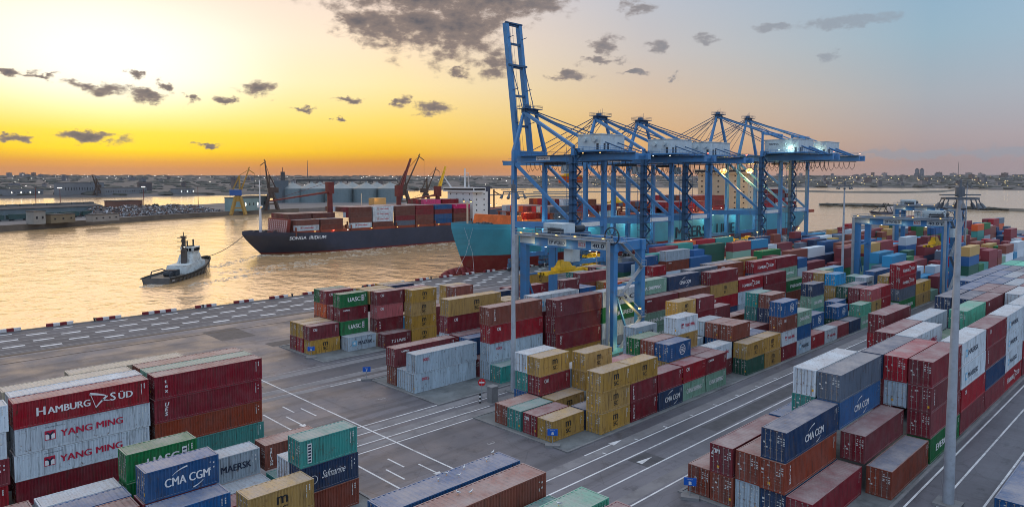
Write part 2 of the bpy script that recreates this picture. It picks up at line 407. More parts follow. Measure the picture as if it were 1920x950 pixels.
# ------------------------------------------------------------------ ground
def asphalt_material():
    m = bpy.data.materials.new('worn_asphalt'); m.use_nodes = True
    t = m.node_tree; b = t.nodes['Principled BSDF']
    ge = N(t, 'ShaderNodeNewGeometry'); P = ge.outputs['Position']
    def nz(scale, det, rough, vec=None):
        n = N(t, 'ShaderNodeTexNoise'); n.inputs['Scale'].default_value = scale; n.inputs['Detail'].default_value = det; n.inputs['Roughness'].default_value = rough
        L(t, vec if vec is not None else P, n.inputs['Vector']); return n.outputs[0]
    base = MIX(t, MR(t, nz(0.035, 6, 0.6), 0.35, 0.68), c255(98, 97, 104) + (1,), c255(122, 120, 128) + (1,))
    # repair strips and slab fields with straight edges
    br = N(t, 'ShaderNodeTexBrick'); br.inputs['Scale'].default_value = 1.0
    br.inputs['Brick Width'].default_value = 23.0; br.inputs['Row Height'].default_value = 7.5; br.inputs['Mortar Size'].default_value = 0.05
    br.inputs['Color1'].default_value = (0.35, 0.35, 0.35, 1); br.inputs['Color2'].default_value = (0.65, 0.65, 0.65, 1); br.inputs['Mortar'].default_value = (0.12, 0.12, 0.12, 1)
    br.inputs['Bias'].default_value = -0.1
    L(t, P, br.inputs['Vector'])
    sl = N(t, 'ShaderNodeSeparateColor'); L(t, br.outputs[0], sl.inputs[0])
    base = MIX(t, M(t, 'MULTIPLY', MR(t, sl.outputs[0], 0.62, 0.2, smooth=False), 0.45), base, c255(70, 69, 74) + (1,))
    # tyre polish drawn out along the lanes
    sx = VM(t, 'MULTIPLY', P, (0.012, 0.55, 1.0)).outputs[0]
    base = MIX(t, M(t, 'MULTIPLY', MR(t, nz(1.0, 3, 0.5, sx), 0.52, 0.72), 0.5), base, c255(66, 65, 70) + (1,))
    sy = VM(t, 'MULTIPLY', P, (0.7, 0.02, 1.0)).outputs[0]
    base = MIX(t, M(t, 'MULTIPLY', MR(t, nz(1.0, 3, 0.5, sy), 0.60, 0.76), 0.3), base, c255(70, 68, 72) + (1,))
    base = MIX(t, M(t, 'MULTIPLY', MR(t, nz(0.35, 8, 0.75), 0.53, 0.66), 0.6), base, c255(62, 61, 66) + (1,))
    base = MIX(t, M(t, 'MULTIPLY', MR(t, nz(0.22, 8, 0.7), 0.62, 0.74), 0.4), base, c255(146, 142, 140) + (1,))
    vo = N(t, 'ShaderNodeTexVoronoi'); vo.feature = 'DISTANCE_TO_EDGE'; vo.inputs['Scale'].default_value = 0.17
    L(t, VM(t, 'ADD', P, VM(t, 'MULTIPLY', N(t, 'ShaderNodeTexNoise').outputs['Color'], (3, 3, 0)).outputs[0]).outputs[0], vo.inputs['Vector'])
    base = MIX(t, MR(t, vo.outputs['Distance'], 0.008, 0.0, 0.0, 0.35), base, c255(60, 59, 62) + (1,))
    wvx = N(t, 'ShaderNodeTexWave'); wvx.wave_type = 'RINGS'; wvx.inputs['Scale'].default_value = 0.022; wvx.inputs['Distortion'].default_value = 5.0; wvx.inputs['Detail'].default_value = 2.0
    L(t, P, wvx.inputs['Vector'])
    base = MIX(t, M(t, 'MULTIPLY', MR(t, wvx.outputs['Fac'], 0.93, 1.0), 0.32), base, c255(60, 59, 63) + (1,))
    base = MIX(t, M(t, 'MULTIPLY', nz(9.0, 2, 0.5), 0.18), base, c255(60, 60, 64) + (1,))
    L(t, base, b.inputs['Base Color'])
    L(t, MR(t, nz(0.12, 5, 0.6), 0.3, 0.7, 0.42, 0.72), b.inputs['Roughness'])
    b.inputs['Specular IOR Level'].default_value = 0.45
    bp = N(t, 'ShaderNodeBump'); bp.inputs['Strength'].default_value = 0.25; bp.inputs['Distance'].default_value = 0.05
    L(t, nz(2.5, 6, 0.7), bp.inputs['Height']); L(t, bp.outputs[0], b.inputs['Normal'])
    return m
ASPHALT = asphalt_material()
g = MB(); g.box(-420, 545, -420, 178.2, -7, 0.0)
tag(g.build('yard_ground', ASPHALT), kind='structure')

def water_material():
    m = bpy.data.materials.new('harbour_water'); m.use_nodes = True
    t = m.node_tree; b = t.nodes['Principled BSDF']
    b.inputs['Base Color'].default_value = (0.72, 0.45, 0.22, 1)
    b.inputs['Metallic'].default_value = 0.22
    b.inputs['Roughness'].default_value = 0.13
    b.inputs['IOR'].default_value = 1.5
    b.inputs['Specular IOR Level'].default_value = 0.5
    ge = N(t, 'ShaderNodeNewGeometry'); P = ge.outputs['Position']
    hs = None
    for sc, st, amp in ((0.03, (1, 0.5, 1), 1.6), (0.14, (1, 0.6, 1), 0.7), (0.5, (1, 0.7, 1), 0.26)):
        n = N(t, 'ShaderNodeTexNoise'); n.inputs['Scale'].default_value = sc; n.inputs['Detail'].default_value = 4; n.inputs['Roughness'].default_value = 0.55
        L(t, VM(t, 'MULTIPLY', P, st).outputs[0], n.inputs['Vector'])
        h = M(t, 'MULTIPLY', n.outputs[0], amp)
        hs = h if hs is None else M(t, 'ADD', hs, h)
    bp = N(t, 'ShaderNodeBump'); bp.inputs['Strength'].default_value = 0.85; bp.inputs['Distance'].default_value = 1.2
    L(t, hs, bp.inputs['Height']); L(t, bp.outputs[0], b.inputs['Normal'])
    return m
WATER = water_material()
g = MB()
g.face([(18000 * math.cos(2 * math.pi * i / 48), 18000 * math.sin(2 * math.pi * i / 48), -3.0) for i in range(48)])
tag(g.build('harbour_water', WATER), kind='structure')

# concrete apron along the quay, container pads and wheel lanes (thin sheets, each above the last)
APRON = mat('quay_concrete', c255(92, 91, 96), 0.8, var=0.2, scale=0.05, bump=0.15, dirt=c255(84, 83, 88), dirt_amt=0.7, dirt_scale=0.06)
g = MB(); g.box(-420, 545, 155.4, 178.2, 0.0, 0.006)
tag(g.build('quay_apron', APRON), kind='structure')
PAD = mat('container_pad_concrete', c255(112, 116, 118), 0.85, var=0.22, scale=0.3, bump=0.2, dirt=c255(70, 76, 78), dirt_amt=0.8, dirt_scale=0.2)
for nm, (x0, x1, y0, y1) in {'quayside': (61.2, 470, 110.1, 126.4), 'gantry': (61.2, 470, 77.6, 94.8), 'road': (61.2, 440, 53.3, 69.8),
                             'right': (61.6, 330, 21.9, 38.0), 'left_tall': (-60, 37.6, 77.6, 94.8), 'left_low': (-60, 37.6, 53.3, 69.8), 'front': (-60, 37.9, 21.9, 40.0), 'edge': (70, 300, -6, 14.2)}.items():
    p = MB(); p.box(x0, x1, y0, y1, 0.0, 0.05)
    pad = tag(p.build('container_pad', PAD), kind='structure')
    k = MB()
    k.box(x0 - 0.28, x0, y0 - 0.3, y1 + 0.3, 0, 0.14); k.box(x1, x1 + 0.28, y0 - 0.3, y1 + 0.3, 0, 0.14)
    k.box(x0, x1, y0 - 0.3, y0, 0, 0.12); k.box(x0, x1, y1, y1 + 0.3, 0, 0.12)
    k.build('kerb', CONCRETE, pad)
LANE = mat('runway_concrete', c255(126, 124, 127), 0.8, var=0.14, scale=0.2, dirt=c255(92, 90, 95), dirt_amt=0.7, dirt_scale=0.3)
g = MB()
for y0, y1 in ((96.0, 97.4), (98.6, 100.2), (106.0, 107.6), (72.3, 73.9), (75.4, 77.0), (70.3, 71.6), (49.8, 51.2), (40.2, 41.6)):
    g.box(-60, 480, y0, y1, 0.0, 0.004)
tag(g.build('crane_runway', LANE), kind='structure')
PATCH = mat('dark_asphalt_patch', c255(78, 77, 81), 0.7, var=0.2, scale=0.6, bump=0.2)
g = MB()
for x0, x1, y0, y1 in ((64.3, 67.8, 43.9, 46.8), (55, 62, 139, 150), (80, 120, 44.4, 46.6), (20, 38, 100, 104), (60, 76, 127, 131), (44, 47, 103, 108), (100, 118, 98, 104)):
    g.box(x0, x1, y0, y1, 0.0, 0.007)
tag(g.build('asphalt_patch', PATCH), kind='structure')

# painted markings
LINE = mat('road_paint', c255(214, 214, 216), 0.7, var=0.12, scale=0.8, dirt=c255(128, 126, 128), dirt_amt=0.85, dirt_scale=0.5)
LINE_OLD = mat('faded_road_paint', c255(160, 158, 160), 0.75, var=0.2, scale=0.8, dirt=c255(112, 110, 113), dirt_amt=0.9, dirt_scale=0.4)
Z0 = 0.012
def line_x(m, x0, x1, y, w=0.18): m.box(x0, x1, y - w / 2, y + w / 2, 0.0, Z0)
def line_y(m, y0, y1, x, w=0.18): m.box(x - w / 2, x + w / 2, y0, y1, 0.0, Z0 + 0.003)
g = MB()
for y in (49.5, 47.1, 43.9, 39.8): line_x(g, 30, 430, y, 0.2)
for y in (20.9, 18.6, 15.4): line_x(g, 60, 300, y, 0.2)
for i in range(40):
    x = 64 + i * 6.36
    line_y(g, 49.6, 50.2, x, 0.16); line_y(g, 39.2, 39.7, x + 2, 0.16)
line_y(g, 20, 128, 48.5, 0.22); line_y(g, 20, 91, 41.3, 0.22)
for y in (77.65, 75.2, 72.15, 69.9): line_x(g, 38, 62, y, 0.2)
line_x(g, 62, 78, 75.0, 0.16); line_x(g, 62, 66, 72.1, 0.16)
for x, y0, y1 in ((44.8, 89, 92.4), (46.3, 85.6, 89.9), (43.2, 83.7, 88.1), (44.85, 63.2, 66.4), (44.85, 72.9, 74.5), (46.5, 59.5, 62.7), (43.0, 60.5, 64.0), (44.85, 52, 56), (46.4, 44, 48)):
    line_y(g, y0, y1, x, 0.2)
for x, y in ((43.2, 83.7), (46.5, 59.5)):
    g.face([(x - 0.45, y, Z0), (x, y - 1.6, Z0), (x + 0.45, y, Z0)])
for x, y in ((59.6, 96.3), (66.8, 51.1)):
    line_x(g, x - 5, x, y, 0.18); g.face([(x, y - 0.45, Z0), (x + 2.2, y, Z0), (x, y + 0.45, Z0)])
g.face([(64.6, 45.0, Z0), (67.2, 45.4, Z0), (64.6, 45.8, Z0)])
g.build('lane_marking', LINE)
tag(bpy.data.objects['lane_marking'], kind='structure')
g = MB()
for y in (105.95, 97.3, 100.3, 127.2, 108.4): line_x(g, 20, 420, y, 0.15)
for y in (157.2, 160.6, 164.0, 167.4, 170.8, 174.2):
    line_x(g, -80, 430, y, 0.2)
line_x(g, -80, 430, 153.4, 0.22); line_x(g, -80, 430, 156.0, 0.18)
g.build('faded_marking', LINE_OLD); tag(bpy.data.objects['faded_marking'], kind='structure')
g = MB()
for j, y in enumerate((158.9, 162.3, 165.7, 169.1, 172.5, 175.9)):
    for i in range(46):
        x = -60 + i * 11.0 + (j % 2) * 5.5
        g.box(x, x + 3.6, y - 0.5, y + 0.5, 0.006, Z0)
g.build('quay_dash_marking', LINE); tag(bpy.data.objects['quay_dash_marking'], kind='structure')
DARKRAIL = mat('rail_groove', c255(44, 42, 44), 0.6, var=0.2)
g = MB()
for y, w in ((154.6, 1.0), (175.5, 0.35), (148.0, 0.45)):
    g.box(-200, 470, y - w / 2, y + w / 2, 0.0, 0.016)
g.build('crane_rail', DARKRAIL); tag(bpy.data.objects['crane_rail'], kind='structure')
# stencilled row numbers on the asphalt in front of the blocks
g = MB()
for txt, x, y in (('3', 57.2, 62.0), ('2', 57.4, 86.0), ('1', 57.4, 118.0)):
    vs, fs = text_verts(txt, 1.6)
    b0 = len(g.v)
    g.v += [(x - v.z, y - v.x, Z0) for v in vs]
    for f in fs: g.f.append(tuple(b0 + i for i in f)); g.m.append(0)
g.build('stencilled_number', LINE_OLD); tag(bpy.data.objects['stencilled_number'], kind='structure')

# quay coping with its red and white painted blocks
COPING = mat('coping_concrete', c255(120, 112, 106), 0.85, var=0.2, scale=0.4, dirt=c255(80, 72, 66), dirt_amt=0.7, dirt_scale=0.3)
KRED = mat('kerb_red', c255(120, 34, 44), 0.7, var=0.2, scale=1.0, dirt=c255(90, 60, 58), dirt_amt=0.6, dirt_scale=0.9)
KWHITE = mat('kerb_white', c255(206, 204, 206), 0.7, var=0.12, scale=1.0, dirt=c255(130, 124, 120), dirt_amt=0.7, dirt_scale=0.9)
g = MB(); g.box(-420, 545, 178.2, 179.3, -7, 0.12)
cop = tag(g.build('quay_edge', COPING), kind='structure')
kr = MB(); kr.box(0, 1.25, 0, 0.75, 0, 0.62); kr = kr.mesh('kerb_block', KRED)
kw = MB(); kw.box(0, 1.25, 0, 0.75, 0, 0.62); kw = kw.mesh('kerb_block', KWHITE)
x = -6.0; gi = 0
while x < 330:
    n = 6 if gi == 6 else 4
    for i in range(n):
        link('kerb_block', kr if i % 2 == 0 else kw, cop, (x + i * 1.27, 178.4, 0.121))
    x += n * 1.27 + 4.6; gi += 1
bol = MB(); bol.tube((0, 0, 0), (0, 0, 0.5), 0.22, 8); bol.tube((0, 0, 0.5), (0, 0, 0.72), 0.36, 8)
bol = bol.mesh('bollard', DARK)
for i in range(9):
    o = link('mooring_bollard', bol, None, (18 + i * 24.0, 178.55, 0.121))
    tag(o, 'squat dark mooring bollard on the quay edge, %s along from the left' % ['first', 'second', 'third', 'fourth', 'fifth', 'sixth', 'seventh', 'eighth', 'ninth'][i], 'bollard', 'bollards along the quay edge')
# ------------------------------------------------------------------ shipping containers
PAINT = container_paint('container_paint', 0.46, 1)
MARKW = mat('stencil_white', (0.62, 0.63, 0.62), 0.6, var=0.1)
MARKY = mat('stencil_yellow', c255(228, 170, 40), 0.6, var=0.1)
RODS = mat('lock_rod_steel', c255(150, 140, 136), 0.5, metal=0.2, var=0.2, scale=2.0)
CW = 2.438
def corr(Lx, pitch, d0, d1):
    """(position, depth) pairs of a trapezoid corrugation"""
    n = max(1, int(Lx / pitch)); p = Lx / n; out = []
    for i in range(n):
        x = i * p
        out += [(x, d0), (x + p * 0.30, d0), (x + p * 0.5, d1), (x + p * 0.80, d1)]
    out.append((Lx, d0))
    return out
def c_walls(m, Lc, H, ends=True):
    q = 0.15
    for x0 in (0, Lc - q):
        for y0 in (0, CW - q): m.box(x0, x0 + q, y0, y0 + q, 0, H)
    for y0, y1 in ((0.0, 0.10), (CW - 0.10, CW)):
        m.box(q, Lc - q, y0, y1, 0.02, 0.17); m.box(q, Lc - q, y0, y1, H - 0.10, H - 0.004)
    for x0, x1 in ((0.0, 0.12), (Lc - 0.12, Lc)):
        m.box(x0, x1, q, CW - q, 0.02, 0.17); m.box(x0, x1, q, CW - q, H - 0.12, H - 0.004)
    m.face([(q, 0.05, 0.1), (q, CW - 0.05, 0.1), (Lc - q, CW - 0.05, 0.1), (Lc - q, 0.05, 0.1)])
    pts = corr(Lc - 2 * q, 0.278, 0.012, 0.085)
    for (xa, da), (xb, db) in zip(pts[:-1], pts[1:]):
        m.face([(q + xa, da, 0.17), (q + xb, db, 0.17), (q + xb, db, H - 0.1), (q + xa, da, H - 0.1)])
        m.face([(q + xb, CW - db, 0.17), (q + xa, CW - da, 0.17), (q + xa, CW - da, H - 0.1), (q + xb, CW - db, H - 0.1)])
    pts = corr(CW - 2 * q, 0.25, 0.012, 0.062)
    for (ya, da), (yb, db) in zip(pts[:-1], pts[1:]):
        m.face([(Lc - da, q + ya, 0.17), (Lc - db, q + yb, 0.17), (Lc - db, q + yb, H - 0.12), (Lc - da, q + ya, H - 0.12)])
def c_roof(m, Lc, H):
    pts = corr(Lc - 0.3, 0.42, H - 0.012, H - 0.05)
    for (xa, za), (xb, zb) in zip(pts[:-1], pts[1:]):
        m.face([(0.15 + xa, 0.1, za), (0.15 + xb, 0.1, zb), (0.15 + xb, CW - 0.1, zb), (0.15 + xa, CW - 0.1, za)])
def c_door(m, H, y0, y1):
    m.box(0.055, 0.10, y0, y1, 0.17, H - 0.12)
    n = 5
    for i in range(n + 1):
        z = 0.17 + (H - 0.33) * i / n
        m.box(0.028, 0.055, y0 + 0.03, y1 - 0.03, z, z + 0.10)
    m.box(0.028, 0.055, y0, y0 + 0.06, 0.17, H - 0.12); m.box(0.028, 0.055, y1 - 0.06, y1, 0.17, H - 0.12)
def c_rods(m, H):
    for y in (0.42, 0.92, 1.52, 2.02):
        m.tube((0.006, y, 0.1), (0.006, y, H - 0.07), 0.026, 5)
        m.box(-0.02, 0.03, y - 0.10, y + 0.10, 1.05, 1.12); m.box(-0.015, 0.028, y - 0.07, y + 0.07, 0.12, 0.2); m.box(-0.015, 0.028, y - 0.07, y + 0.07, H - 0.2, H - 0.12)
def c_marks(m, H, seed, Lc):
    r = random.Random(seed); m.k = 0
    def q(y0, y1, z0, z1): m.face([(0.02, y1, z0), (0.02, y0, z0), (0.02, y0, z1), (0.02, y1, z1)])
    for i, z in enumerate((H - 0.52, H - 0.72, H - 0.98, H - 1.14, H - 1.3)):
        for s in range(3):
            if r.random() < 0.75:
                y = 0.16 + s * 0.26
                q(y, y + r.uniform(0.1, 0.22), z, z + 0.09)
    for i in range(5):
        y = r.uniform(1.3, 2.1); z = r.uniform(0.5, H - 0.5); q(y, y + r.uniform(0.1, 0.26), z, z + r.uniform(0.06, 0.2))
    if r.random() < 0.6:
        m.k = 1; y = r.choice((0.2, 1.4)); q(y, y + 0.24, 0.55, 0.82)
    m.k = 0
    # number block in the upper right corner of the long side
    def s(x0, x1, z0, z1): m.face([(x0, 0.004, z0), (x1, 0.004, z0), (x1, 0.004, z1), (x0, 0.004, z1)])
    for j in range(9):
        if r.random() < 0.85: s(Lc - 0.78, Lc - 0.70, H - 0.45 - j * 0.13, H - 0.36 - j * 0.13)
    for j in range(4):
        if r.random() < 0.7: s(Lc - 0.5, Lc - 0.38, H - 0.5 - j * 0.2, H - 0.36 - j * 0.2)
    if Lc > 8 and r.random() < 0.6:
        m.k = 1; s(Lc - 0.95, Lc - 0.62, 0.75, 0.98)
CM = {}
for key, (Lc, H) in {'20': (6.058, 2.591), '40': (12.192, 2.591), '40h': (12.192, 2.896)}.items():
    w = MB(); c_walls(w, Lc, H); rf = MB(); c_roof(rf, Lc, H)
    d1 = MB(); c_door(d1, H, 0.16, 1.205); d2 = MB(); c_door(d2, H, 1.23, CW - 0.16)
    rd = MB(); c_rods(rd, H)
    allm = MB(); c_walls(allm, Lc, H); c_roof(allm, Lc, H); c_door(allm, H, 0.16, 1.205); c_door(allm, H, 1.23, CW - 0.16)
    CM[key] = dict(L=Lc, H=H, walls=w.mesh('walls', PAINT), roof=rf.mesh('roof', PAINT), door1=d1.mesh('door', PAINT), door2=d2.mesh('door', PAINT),
                   rods=rd.mesh('lock_rods', RODS), whole=allm.mesh('container', PAINT), marks=[])
    for i in range(5):
        mk = MB(); c_marks(mk, H, i + 3, Lc); CM[key]['marks'].append(mk.mesh('stencil_marks', [MARKW, MARKY]))

COLS = {  # code: (colour, word)
    'M': (c255(126, 50, 58), 'maroon'), 'R': (c255(162, 26, 42), 'red'), 'O': (c255(138, 76, 62), 'brown'), 'Y': (c255(184, 150, 90), 'tan'),
    'T': (c255(66, 144, 138), 'teal'), 'K': (c255(128, 166, 148), 'pale-green'), 'N': (c255(34, 62, 98), 'navy'), 'B': (c255(36, 92, 146), 'blue'),
    'W': (c255(208, 219, 228), 'white'), 'S': (c255(176, 193, 206), 'grey'), 'G': (c255(22, 112, 62), 'green'), 'P': (c255(190, 108, 112), 'pink'),
    'D': (c255(34, 86, 72), 'dark-green'), 'U': (c255(46, 142, 190), 'azure'), 'Q': (c255(218, 98, 46), 'orange'), 'V': (c255(108, 186, 160), 'mint'),
    'X': (c255(96, 108, 124), 'slate'), 'F': (c255(214, 62, 120), 'magenta'), 'C': (c255(198, 186, 164), 'cream'), 'H': (c255(118, 74, 66), 'dull-brown')}

def swoosh(pts, w0, w1, n=10):
    """tapering arc through three points in the XZ plane -> verts, faces"""
    v = []; f = []
    a, b, c = [Vector(p) for p in pts]
    for i in range(n + 1):
        t = i / n
        p = a * (1 - t) ** 2 + b * 2 * t * (1 - t) + c * t * t
        d = ((b - a) * (1 - t) + (c - b) * t).normalized(); nn = Vector((-d.y, d.x))
        w = (w0 + (w1 - w0) * t) / 2
        v += [p + nn * w, p - nn * w]
    for i in range(n): f.append((2 * i, 2 * i + 1, 2 * i + 3, 2 * i + 2))
    return v, f
class Art:
    """flat lettering and marks in the XZ plane, several paints in one mesh"""
    def __init__(s): s.v = []; s.f = []; s.m = []; s.mats = []
    def idx(s, m):
        if m not in s.mats: s.mats.append(m)
        return s.mats.index(m)
    def add(s, v, f, m, lift=0.0):
        b = len(s.v); s.v += [(p[0], -lift, p[1]) for p in v]
        for q in f: s.f.append(tuple(b + i for i in q)); s.m.append(s.idx(m))
    def add3(s, v, f, m):
        b = len(s.v); s.v += v
        for q in f: s.f.append(tuple(b + i for i in q)); s.m.append(s.idx(m))
    def text(s, t, x, z, size, m, w=None, lift=0.0, vertical=False, **kw):
        vs, fs = text_verts(t, size, **kw)
        if w:
            x0 = min(v.x for v in vs); x1 = max(v.x for v in vs); k = w / (x1 - x0)
        else: k = 1.0; x0 = 0
        s.add3([(x + (v.x - x0) * k, v.y - lift, z + v.z) for v in vs], fs, m)
    def rect(s, x0, x1, z0, z1, m, lift=0.0): s.add([(x0, z0), (x1, z0), (x1, z1), (x0, z1)], [(0, 1, 2, 3)], m, lift)
    def ring(s, x, z, r0, r1, m, n=20):
        v = []; f = []
        for i in range(n):
            t = 2 * math.pi * i / n; v += [(x + r0 * math.cos(t), z + r0 * math.sin(t)), (x + r1 * math.cos(t), z + r1 * math.sin(t))]
        for i in range(n): j = (i + 1) % n; f.append((2 * i, 2 * i + 1, 2 * j + 1, 2 * j))
        s.add(v, f, m)
    def mesh(s):
        me = bpy.data.meshes.new('lettering'); me.from_pydata(s.v, [], s.f)
        for m in s.mats: me.materials.append(m)
        me.polygons.foreach_set('material_index', s.m); me.update(); return me
LBLUE = mat('star_blue_paint', c255(110, 178, 214), 0.5, var=0.0)
_art = {}
def art(design, key):
    k = (design, key)
    if k in _art: return _art[k]
    a = Art(); Lc = CM[key]['L']; H = CM[key]['H']; lg = Lc > 8
    if design == 'msc':
        s = 1.0 if not lg else 1.15; x = Lc * 0.5 if not lg else Lc * 0.52
        a.text('m', x - 0.52 * s, H * 0.51, 1.5 * s, BLACK, w=1.05 * s, bold=0.02); a.text('SC', x - 0.45 * s, H * 0.50 - 0.74 * s, 0.78 * s, BLACK, w=0.95 * s, bold=0.016)
    elif design == 'uasc':
        a.text('UASC', Lc * 0.28, 1.02, 1.15, WHITE, w=Lc * 0.46, bold=0.02); a.rect(Lc * 0.78, Lc * 0.855, 0.9, 2.1, WHITE)
        for i in range(3): a.rect(Lc * 0.79, Lc * 0.845, 1.05 + i * 0.36, 1.2 + i * 0.36, NAVYP, 0.004)
    elif design == 'ever':
        a.text('EVERGREEN', Lc * 0.18, 0.95, 1.1, WHITE, w=Lc * 0.64, bold=0.02)
    elif design == 'cma':
        w = Lc * (0.62 if not lg else 0.36); x = Lc * (0.25 if not lg else 0.34)
        a.text('CMA CGM', x, 0.88, 1.05, WHITE, w=w, bold=0.02)
        v, f = swoosh(((x + w * 0.17, 1.78), (x + w * 0.28, 2.18), (x + w * 0.5, 2.3)), 0.03, 0.13); a.add(v, f, WHITE)
        v, f = swoosh(((x + w * 0.85, 0.72), (x + w * 0.74, 0.38), (x + w * 0.62, 0.28)), 0.04, 0.12); a.add(v, f, WHITE)
    elif design == 'ham':
        x = Lc * 0.15
        a.text('H', x, 0.95, 1.22, WHITE, bold=0.02); a.text('AMBURG', x + 0.98, 0.95, 0.98, WHITE, w=Lc * 0.31, bold=0.02)
        fx = x + 0.98 + Lc * 0.315
        v, f = swoosh(((fx - 0.1, 2.18), (fx + 0.75, 1.98), (fx + 1.5, 1.66)), 0.26, 0.10); a.add(v, f, WHITE)
        v, f = swoosh(((fx + 0.42, 0.62), (fx + 0.8, 1.12), (fx + 1.5, 1.66)), 0.10, 0.22); a.add(v, f, WHITE)
        v, f = swoosh(((fx - 0.06, 2.14), (fx + 0.2, 1.45), (fx + 0.42, 0.62)), 0.05, 0.05); a.add(v, f, WHITE)
        v, f = swoosh(((fx + 1.0, 1.36), (fx + 1.5, 1.1), (fx + 1.95, 1.16)), 0.16, 0.03); a.add(v, f, WHITE)
        a.text('S', fx + 1.75, 1.05, 1.22, WHITE, bold=0.02); a.text('\u00dcD', fx + 2.55, 1.05, 0.98, WHITE, w=Lc * 0.115, bold=0.02)
    elif design == 'ym':
        x = Lc * 0.2; s = 0.95 if lg else 0.7
        a.rect(x, x + s, 0.9, 0.9 + s, REDP); a.rect(x + 0.07, x + s - 0.07, 0.97, 0.9 + s * 0.6, WHITE, 0.003); a.text('Y', x + 0.1, 0.95, s * 1.15, NAVYP, w=s - 0.2, lift=0.006, bold=0.02)
        a.text('YANG MING', x + s + 0.4, 1.0, 0.98 if lg else 0.72, REDP, w=Lc * 0.47, bold=0.02); a.text('www.yangming.com', x, 2.15, 0.2, NAVYP)
    elif design == 'maersk':
        x = Lc * 0.14; s = 0.95; a.rect(x, x + s, 0.85, 0.85 + s, LBLUE)
        st = []
        for i in range(14):
            t = math.pi / 2 + math.pi * i / 7; r = 0.40 if i % 2 == 0 else 0.17; st.append((x + s / 2 + r * math.cos(t), 0.85 + s / 2 + r * math.sin(t)))
        a.add(st, [tuple(range(14))], WHITE, 0.004)
        a.text('MAERSK', x + s + 0.35, 0.98, 0.95, NAVYP, w=Lc * (0.5 if not lg else 0.42), bold=0.016)
    elif design == 'cosco':
        x = Lc * 0.62; a.ring(x, 1.35, 0.72, 0.80, WHITE); a.rect(x - 0.62, x + 0.62, 1.66, 1.74, WHITE); a.rect(x - 0.62, x + 0.62, 0.98, 1.06, WHITE)
        a.text('COSCO', x - 0.72, 1.17, 0.48, WHITE, w=1.44, bold=0.016)
        for i in range(5): a.rect(0.82, 0.94, 0.55 + i * 0.3, 0.75 + i * 0.3, WHITE)
    elif design == 'china':
        a.text('CHINA SHIPPING', Lc * 0.16, 0.95, 0.95, WHITE, w=Lc * 0.68, bold=0.016)
    elif design == 'oocl':
        a.text('OOCL', Lc * 0.105, 1.75, 0.62, REDP, w=1.35, bold=0.02)
    elif design == 'saf':
        a.text('Safmarine', Lc * 0.34, 1.1, 1.05, WHITE, w=Lc * 0.42, shear=0.45); a.ring(Lc * 0.2, 1.2, 0.36, 0.42, WHITE); a.text('S', Lc * 0.165, 1.0, 0.6, WHITE)
    elif design == 'tsl':
        a.text('T S LINES', Lc * 0.25, 0.8, 0.85, WHITE, w=Lc * 0.55, shear=0.25, bold=0.016)
    elif design == 'cai':
        a.text('CAI', Lc * 0.12, H - 0.95, 0.75, WHITE, w=0.8, bold=0.02)
    elif design in ('tex', 'ues', 'triton'):
        for i, ch in enumerate({'tex': 'tex', 'ues': 'UES', 'triton': 'TRITON'}[design]):
            n = len(design); s = 0.62 if n == 3 else 0.36
            a.text(ch, Lc * 0.085, H - 0.35 - s * 0.78 - i * (s * 0.86), s, WHITE, bold=0.016, shear=0.2 if design == 'ues' else 0)
    elif design == 'cap':
        a.text('CAPITAL', Lc * 0.1, H - 0.7, 0.4, WHITE, bold=0.016)
    elif design == 'hapag':
        a.text('Hapag-Lloyd', Lc * 0.24, 0.95, 0.9, NAVYP, w=Lc * 0.5, bold=0.016)
    elif design == 'mscw':
        a.text('M S C', Lc * 0.3, 0.9, 1.15, BLACK, w=Lc * 0.5, bold=0.02)
    elif design == 'gseven':
        a.rect(Lc * 0.12, Lc * 0.19, 0.35, 2.2, WHITE)
        for i in range(6): a.rect(Lc * 0.13, Lc * 0.18, 0.45 + i * 0.29, 0.62 + i * 0.29, NAVYP, 0.004)
    _art[k] = a.mesh() if a.v else None
    return _art[k]
DEF20 = {'Y': ['msc'], 'N': ['cma', 'cma', ''], 'B': ['cosco', ''], 'W': ['ym', 'maersk', 'oocl'], 'S': ['maersk', 'hapag', ''], 'G': ['ever', 'uasc', 'china'], 'K': ['china'], 'T': ['china', 'china', ''],
         'R': ['cai', 'tsl', ''], 'M': ['triton', 'tex', 'cai', '', 'cap', ''], 'O': ['triton', 'cap', '', ''], 'Q': ['hapag'], 'P': ['cai'], 'V': ['china'], 'D': ['china'], 'U': ['cosco', '']}
DEF40 = dict(DEF20); DEF40.update({'R': ['ham', 'cai', 'ham'], 'W': ['ym', 'maersk', 'mscw', 'oocl'], 'B': ['cma', 'hapag', '']})
WORDS = ['first', 'second', 'third', 'fourth', 'fifth', 'sixth', 'seventh', 'eighth', 'ninth', 'tenth', 'eleventh', 'twelfth', 'thirteenth', 'fourteenth', 'fifteenth', 'sixteenth', 'seventeenth', 'eighteenth', 'nineteenth', 'twentieth'] + ['%d%s' % (i, {1: 'st', 2: 'nd', 3: 'rd'}.get(i % 10, 'th')) for i in range(21, 90)]

